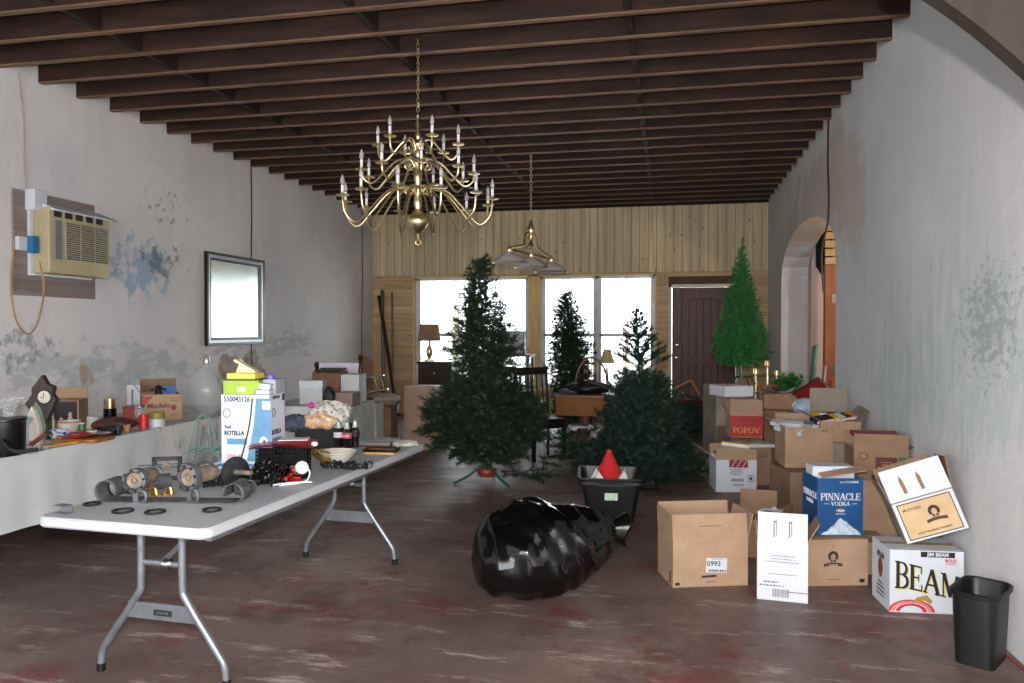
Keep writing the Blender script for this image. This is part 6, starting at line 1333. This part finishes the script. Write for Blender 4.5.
# carved headboard piece with white panel and a ladder-backed chair lying on top
t_ = thing('carved_headboard', 'white panel with carved dark wooden posts propped on the boxes', 'headboard', onp(340, 7.82, CZ+.001), .05)
for xx, h_ in ((-.27, .42), (.24, .50)): obj('post', MB().lathe([(0, 0), (.03, 0), (.02, .1), (.035, .16), (.018, .25), (.03, .32), (.014, h_-.08), (.034, h_-.04), (.02, h_), (0, h_)], 10, (xx, 0, 0)), DWOOD, t_, smooth=True)
obj('panel', MB().b2((-.24, -.01, .26), (.22, .01, .41)), mat('lilac_panel', (214, 204, 216), .6), t_); 
mb = MB()
for i in range(5): mb.ring((-.18+.09*i, 0, .25), .03, .008, 12, 5, rot=(PI/2, 0, 0))
mb.b2((-.25, -.01, .20), (.23, .01, .225)); obj('fretwork', mb, DWOOD, t_)
t_ = thing('side_chair', 'dark chair with silver rails lying on its side behind the farther table', 'chair', (PY(366, 400, 8.95).x, 8.98, 0), .0)
A1, A2, B1, B2 = PY(363, 379, 9), PY(384, 375.5, 9), PY(367, 393, 9), PY(388, 389, 9); L0 = t_.location
def rel(p): return (p.x-L0.x, p.y-L0.y, p.z-L0.z)
for a, b in ((A1, A2), (B1, B2)): obj('rail', MB().tube([rel(a), rel(b)], .012, 8), CHROME, t_)
for f in (.5, .8): obj('rung', MB().tube([rel(A1.lerp(A2, f)), rel(B1.lerp(B2, f))], .009, 6), MWOOD, t_)
pa, pb_, pc_, pd_ = PY(357, 367, 9), PY(366, 402, 9), PY(353, 378, 9), PY(359, 400, 9)
obj('post', MB().tube([rel(pa), rel(pb_)], .026, 8), DWOOD, t_, smooth=True); obj('post', MB().tube([rel(pc_), rel(pd_)], .022, 8), DWOOD, t_, smooth=True); obj('leg', MB().tube([rel(pb_), (rel(pb_)[0]+.05, 0, .0)], .024, 8), DWOOD, t_); obj('leg', MB().tube([rel(pd_), (rel(pd_)[0], 0, .0)], .022, 8), DWOOD, t_)
obj('seat', MB().b2((rel(pd_)[0], -.02, .60), (rel(pb_)[0]+.02, .3, .64)), DWOOD, t_)
p = PY(384, 400, 9.4); t_ = thing('upholstered_stool', 'round stool with a pale beige top and grey skirt left of the tall carton', 'stool', (p.x, 9.4, 0)); obj('cushion', MB().lathe([(0, .58), (.20, .58), (.22, .60), (.21, .64), (.12, .665), (0, .67)], 28), mat('beige_fabric', (190, 178, 160), .9), t_, smooth=True); obj('skirt', MB().lathe([(.205, .42), (.20, .58), (0, .58)], 28), mat('grey_lilac_fabric', (150, 148, 160), .9), t_, smooth=True)
for k in range(4): a = k*PI/2+.6; obj('leg', MB().tube([(.17*math.cos(a), .17*math.sin(a), 0), (.15*math.cos(a), .15*math.sin(a), .45)], .018, 8), DWOOD, t_)
gw_ = carton(None, None, 0, .22, .68, 'pale grey carton on the floor between the farther table and the junk carton', mat('pale_grey_card', (186, 188, 186), .7), (), CG, wide=.2, at=(-3.30, 7.93, 0), rz=0, closed=True); gw_['group'] = 'boxes of the left jumble'
p = PY(377, 430, 8.3); jb = carton(None, None, 0, .34, .60, 'open brown carton of junk on the floor before the round stool', mat('dark_brown_card', (124, 98, 80), .8, col2=(104, 80, 66)), [('left', 60, .15), ('right', 50, .12)], wide=.34, at=(p.x, 8.28, 0), rz=.15)
lump('wood_shavings', .13, .12, .03, mat('tan_rubbish', (176, 134, 96), .8, col2=(110, 76, 54), sc=20), loc_of(jb, 0, .17, .565), 'heap of tan rubbish filling the open junk carton', 'rubbish', 21, amp=.2)
single('paper_sheet', MB().sheet(lambda u, v: ((u-.5)*.16, (v-.5)*.1, .02*math.sin(u*4)+.01), 6, 4, .002), mat('cream_sheet', (224, 200, 164), .7), loc_of(jb, .08, .12, .64), 'cream sheet on the rubbish in the junk carton', 'paper')
p0, p1 = PY(401, 450, 8.9), PY(437, 450, 8.9); tcn = carton(None, None, 0, .36, .80, 'tall plain closed carton behind the left side of the tallest tree', mat('pinkish_card', (170, 140, 124), .8, col2=(162, 132, 116)), (), wide=.46, at=((p0.x+p1.x)/2, 9.0, 0), rz=.0, closed=True)
jug = jar(0, 0, .05, .28, PGL, CHROME, 'clear plastic jug beside the tall plain carton', 'plastic_jug', 'jug', .1); jug.location = (PY(392, 430, 8.7).x, 8.70, .0)
# poles leaning in the corner
for i, (a, b, Y0_, Y1_, r, m, lb) in enumerate((((382, 290), (384, 440), 12.75, 12.6, .03, BLACKP, 'black pole standing upright in the far left corner'), ((379, 296), (398, 420), 12.8, 12.3, .035, DWOOD, 'brown pole leaning across the other poles in the far left corner'), ((392, 292), (393, 420), 12.8, 12.5, .016, MWOOD, 'thin brown rod standing right of the black pole'))):
    q0, q1 = PY(*a, Y0_), PY(*b, Y1_); d = q1-q0; q1 = q0+d*((q0.z-.002)/(-d.z)); q0.x = max(q0.x, XL+.06); q1.x = max(q1.x, XL+.06)
    single('leaning_pole', MB().tube([q0-q1, Vector((0, 0, .03))], r, 8), m, q1, lb, 'pole', 'poles in the far left corner')

# ============================================================ FURNITURE BEFORE THE WINDOWS
p0, p1 = PY(422, 361, 11.8), PY(455, 361, 11.8); t_ = thing('dark_chest', 'dark reddish brown chest below the left window carrying a table lamp', 'chest', ((p0.x+p1.x)/2, 11.8, 0)); w = (p1.x-p0.x)/2
obj('body', MB().b2((-w, -.2, .08), (w, .25, p0.z-.03)), DWOOD, t_, bevel=.004); obj('top', MB().b2((-w-.02, -.22, p0.z-.03), (w+.02, .27, p0.z)), DWOOD, t_, bevel=.004)
for i in range(3):
    dr_ = obj('drawer', MB().b2((-w+.03, -.215, .14+i*.28), (w-.03, -.2, .38+i*.28)), DWOOD, t_, bevel=.004); obj('knob', MB().lathe([(0, 0), (.014, .0), (.016, .02), (0, .03)], 8, (0, -.215, .26+i*.28), rot=(PI/2, 0, 0)), BRASS, dr_)
for sx in (-1, 1):
    for sy in (-.17, .22): obj('foot', MB().b2((sx*(w-.04)-.025, sy-.025, 0), (sx*(w-.04)+.025, sy+.025, .08)), DWOOD, t_)
z0 = p0.z+.001; lz0, lz1 = PY(428, 341, 11.8).z, PY(428, 324, 11.8).z; l_ = PY(429, 341, 11.8); sw_ = (PY(440, 341, 11.8).x-PY(417.5, 341, 11.8).x)/2
t_ = thing('table_lamp', 'table lamp with a tan drum shade on the dark chest', 'lamp', (l_.x, 11.82, z0)); obj('base', MB().lathe([(0, 0), (.08, 0), (.08, .02), (.02, .04), (.05, .10), (.06, .18), (.02, .26), (.012, lz0-z0+.05), (0, lz0-z0+.06)], 18), BRASS, t_, smooth=True)
obj('lamp_shade', MB().lathe([(sw_, lz0-z0), (sw_*.8, lz1-z0), (sw_*.79, lz1-z0), (sw_*.99, lz0-z0)], 28, cap=False), mat('tan_lamp_shade', (150, 122, 94), .8, trans=0.0), t_, smooth=True)
# display cabinet with a framed picture
YC = 10.6; p0, p1 = PY(485, 354, YC), PY(533, 354, YC); w = (p1.x-p0.x)/2; zt_ = p0.z
t_ = thing('display_cabinet', 'small dark open-sided display stand with a red-brown top before the windows', 'cabinet', ((p0.x+p1.x)/2, YC, 0)); obj('top', MB().b2((-w, -.2, zt_-.03), (w, .2, zt_)), mat('red_brown_top', (90, 40, 34), .35), t_)
for sx in (-1, 1):
    for sy in (-1, 1): obj('leg', MB().b2((sx*(w-.04)-.018, sy*.17-.018, 0), (sx*(w-.04)+.018, sy*.17+.018, zt_-.03)), BWOOD, t_)
for z in (.25, .62, zt_-.30): obj('shelf', MB().b2((-w+.03, -.18, z), (w-.03, .18, z+.02)), BWOOD, t_)
obj('glass_side', MB().b2((w-.045, -.15, zt_-.28), (w-.04, .15, zt_-.04)), CLEAR, t_)
q0, q1 = PY(498, 354, YC), PY(525, 331, YC); fw = (q1.x-q0.x)/2; fh = q1.z-zt_
t_ = thing('framed_picture', 'small black framed picture standing on the display stand', 'picture', ((q0.x+q1.x)/2, YC, zt_+.001)); obj('frame', MB().b2((-fw, -.03, 0), (fw, .03, .02)).b2((-fw, -.03, fh-.02), (fw, .03, fh)).b2((-fw, -.03, 0), (-fw+.02, .03, fh)).b2((fw-.02, -.03, 0), (fw, .03, fh)), BWOOD, t_); obj('picture', MB().b2((-fw+.02, -.01, .02), (fw-.02, .015, fh-.02)), mat('grey_picture', (176, 178, 180), .3, col2=(90, 92, 96), sc=14), t_)
# black dining chairs
def dchair(x, y, rz, lab, wood, first=None):
    if first:
        r = first.copy(); COL.objects.link(r); r.location = (x, y, 0); r.rotation_euler = (0, 0, rz); r['label'] = lab
        for c in first.children: o = c.copy(); COL.objects.link(o); o.parent = r
        return r
    r = thing('dining_chair', lab, 'chair', (x, y, 0), rz, 'black dining chairs')
    obj('seat', MB().bevbox((0, 0, .455), (.46, .44, .05), .03), wood, r, smooth=True)
    for sx in (-1, 1):
        obj('leg', MB().b2((sx*.20-.02, -.20, 0), (sx*.20+.02, -.16, .43)), wood, r)
        obj('back_post', MB().tube([(sx*.20, .20, 0), (sx*.20, .20, .45), (sx*.205, .23, .75), (sx*.21, .28, 1.04)], .021, 4), wood, r)
    obj('apron', MB().b2((-.19, -.19, .37), (.19, -.17, .43)).b2((-.19, .17, .37), (.19, .19, .43)).b2((-.21, -.18, .37), (-.19, .18, .43)).b2((.19, -.18, .37), (.21, .18, .43)), wood, r)
    obj('top_rail', MB().b2((-.225, .262, .97), (.225, .292, 1.06)), wood, r, bevel=.006); obj('lower_rail', MB().b2((-.20, .215, .58), (.20, .24, .63)), wood, r)
    for i in range(5): x_ = -.15+.075*i; obj('slat', MB().tube([(x_, .225, .62), (x_, .277, .98)], .011, 4), wood, r)
    return r
c1_ = dchair(-1.47, 8.75, R(-52)+PI/2+R(180)*0, 'black slat-back dining chair with a white cloth on its seat', BWOOD)
c2_ = dchair(-2.15, 9.3, R(200), 'black dining chair mostly hidden behind the tallest tree', BWOOD, c1_)
sp_ = c1_.matrix_basis @ Vector((.0, -.02, .485)); lump('white_cloth', .14, .12, .022, mat('grey_white_rag', (186, 186, 184), .8), sp_, 'white folded cloth on the seat of the black dining chair', 'cloth', 22)
# brown table with dark cover
YT = 9.0; t_ = thing('wooden_table', 'brown wooden table between the dining chair and the sparse topped tree', 'table', (PY(585, 405, YT+.3).x, YT+.35, 0)); obj('table_top', MB().b2((-.34, -.42, .70), (.55, .42, .735)), MWOOD, t_, bevel=.006); obj('drop_leaf', MB().box((.1, -.455, .60), (.8, .02, .22), (.25, 0, 0)), mat('ochre_wood', (150, 100, 54), .4), t_); obj('pedestal', MB().lathe([(0, .05), (.16, .05), (.07, .15), (.05, .4), (.08, .6), (.2, .70), (0, .70)], 14), MWOOD, t_, smooth=True)
for k in range(4): a = k*PI/2+.7; obj('foot', MB().tube([(0, 0, .12), (.25*math.cos(a), .25*math.sin(a), .08), (.36*math.cos(a), .36*math.sin(a), .02)], .025, 6), MWOOD, t_)
tl = t_.location; lump('dark_cover', .26, .18, .07, mat('black_cover', (26, 24, 28), .5, col2=(18, 17, 20), sc=15), (tl.x+.07, tl.y-.12, .737), 'heap of shiny black cloth on the brown wooden table', 'cloth', 23)
single('paper_sheet', MB().sheet(lambda u, v: ((u-.5)*.24, (v-.5)*.2, .02*math.sin(u*5)+.025), 8, 5, .002), PAPER, (tl.x-.2, tl.y-.1, .738), 'white papers at the left end of the brown wooden table', 'paper')
# bow-back chair
YW = 10.15; wp_ = PY(592, 400, YW); zt_ = PY(592, 358, YW).z; t_ = thing('windsor_chair', 'reddish wooden bow-back spindle chair behind the brown table', 'chair', (wp_.x, YW, 0), R(8)); RW_ = mat('red_brown_wood', (96, 46, 36), .35)
obj('seat', MB().lathe([(0, .42), (.20, .42), (.23, .44), (.22, .46), (0, .455)], 24), RW_, t_, smooth=True); obj('bow', MB().tube([(.235*math.cos(PI*i/16), .16, .5+(zt_-.5)*math.sin(PI*i/16)**.7) for i in range(17)], .014, 7), RW_, t_, smooth=True)
for i in range(7):
    x = -.17+.34*i/6; obj('spindle', MB().tube([(x*.8, .15, .45), (x, .16, .5+(zt_-.51)*max(.1, 1-(x/.235)**2)**.35)], .007, 6), RW_, t_)
for sx in (-1, 1):
    for sy in (-1, 1): obj('leg', MB().tube([(sx*.13, sy*.12, .43), (sx*.20, sy*.19, 0)], [.014, .018], 7), RW_, t_)
# second chair with pale seat back, round hoop back left of the slim tree
YH = 11.0; hp = PY(532, 400, YH); zt_ = PY(532, 357, YH).z; t_ = thing('hoop_chair', 'pale metal hoop-back chair behind the black dining chair', 'chair', (hp.x, YH, 0)); obj('hoop', MB().tube([(.20*math.cos(PI*i/16), .15, .5+(zt_-.5)*math.sin(PI*i/16)**.6) for i in range(17)], .012, 7), SF, t_, smooth=True); obj('seat', MB().lathe([(0, .43), (.2, .43), (.21, .46), (0, .48)], 20), mat('pale_seat', (200, 196, 190), .6), t_, smooth=True)
for i in range(3): x = -.1+.1*i; obj('spindle', MB().tube([(x*.8, .14, .45), (x, .15, zt_-.06-.1*abs(x)*3)], .006, 6), SF, t_)
for sx in (-1, 1):
    for sy in (-1, 1): obj('leg', MB().tube([(sx*.13, sy*.12, .43), (sx*.18, sy*.17, 0)], .011, 7), SF, t_)
# little lamp by the right window
YL = 11.9; lp_ = PY(607, 362, YL); zt_ = PY(607, 349, YL).z; t_ = thing('small_table', 'small plain table under the right window', 'table', (lp_.x, YL, 0)); obj('table_top', MB().b2((-.25, -.2, .60), (.25, .2, .63)), MWOOD, t_)
for sx in (-1, 1):
    for sy in (-1, 1): obj('leg', MB().b2((sx*.21-.02, sy*.16-.02, 0), (sx*.21+.02, sy*.16+.02, .60)), MWOOD, t_)
t_ = thing('table_lamp', 'little lamp with a cream shade under the right window', 'lamp', (lp_.x, YL, .631)); obj('base', MB().lathe([(0, 0), (.06, 0), (.06, .02), (.015, .05), (.03, .15), (.012, .3), (0, .32)], 14), BRASS, t_, smooth=True); obj('lamp_shade', MB().lathe([(.12, zt_-.631-.22), (.05, zt_-.631), (.048, zt_-.631), (.118, zt_-.631-.22)], 22, cap=False), mat('cream_shade', (222, 204, 160), .8), t_, smooth=True)
# white tube stool under the table
hp = P(580, 462, 0); t_ = thing('folding_stool', 'white tubular stool among the fallen branches', 'stool', (PY(578, 440, 8.8).x, 8.85, 0)); obj('frame', MB().tube(catmull([(-.16, 0, 0), (-.15, 0, .30), (-.10, 0, .36), (.10, 0, .36), (.15, 0, .3), (.16, 0, 0)], 5), .014, 8).tube(catmull([(-.16, .22, 0), (-.15, .22, .30), (-.10, .22, .36), (.10, .22, .36), (.15, .22, .3), (.16, .22, 0)], 5), .014, 8), WHITE, t_, smooth=True); obj('seat', MB().b2((-.1, 0, .365), (.1, .22, .38)), DARKM, t_)
# wooden frame pieces by the door
p = PY(688, 405, 11.2); t_ = thing('wooden_frame', 'broken pinkish wooden frame sticking up from the branches before the door', 'frame', (p.x, 11.2, 0), .3); PW = mat('pinkish_wood', (170, 128, 112), .6)
obj('rail', MB().tube([(-.28, 0, .62), (.05, .02, .78)], .02, 4), PW, t_); obj('rail', MB().tube([(.05, .02, .78), (.22, 0, .5)], .02, 4), PW, t_); obj('rail', MB().tube([(-.08, .02, .6), (.02, .02, .48)], .016, 4), PW, t_); obj('box', MB().b2((-.3, -.02, 0), (.25, .2, .5)), DWOOD, t_)
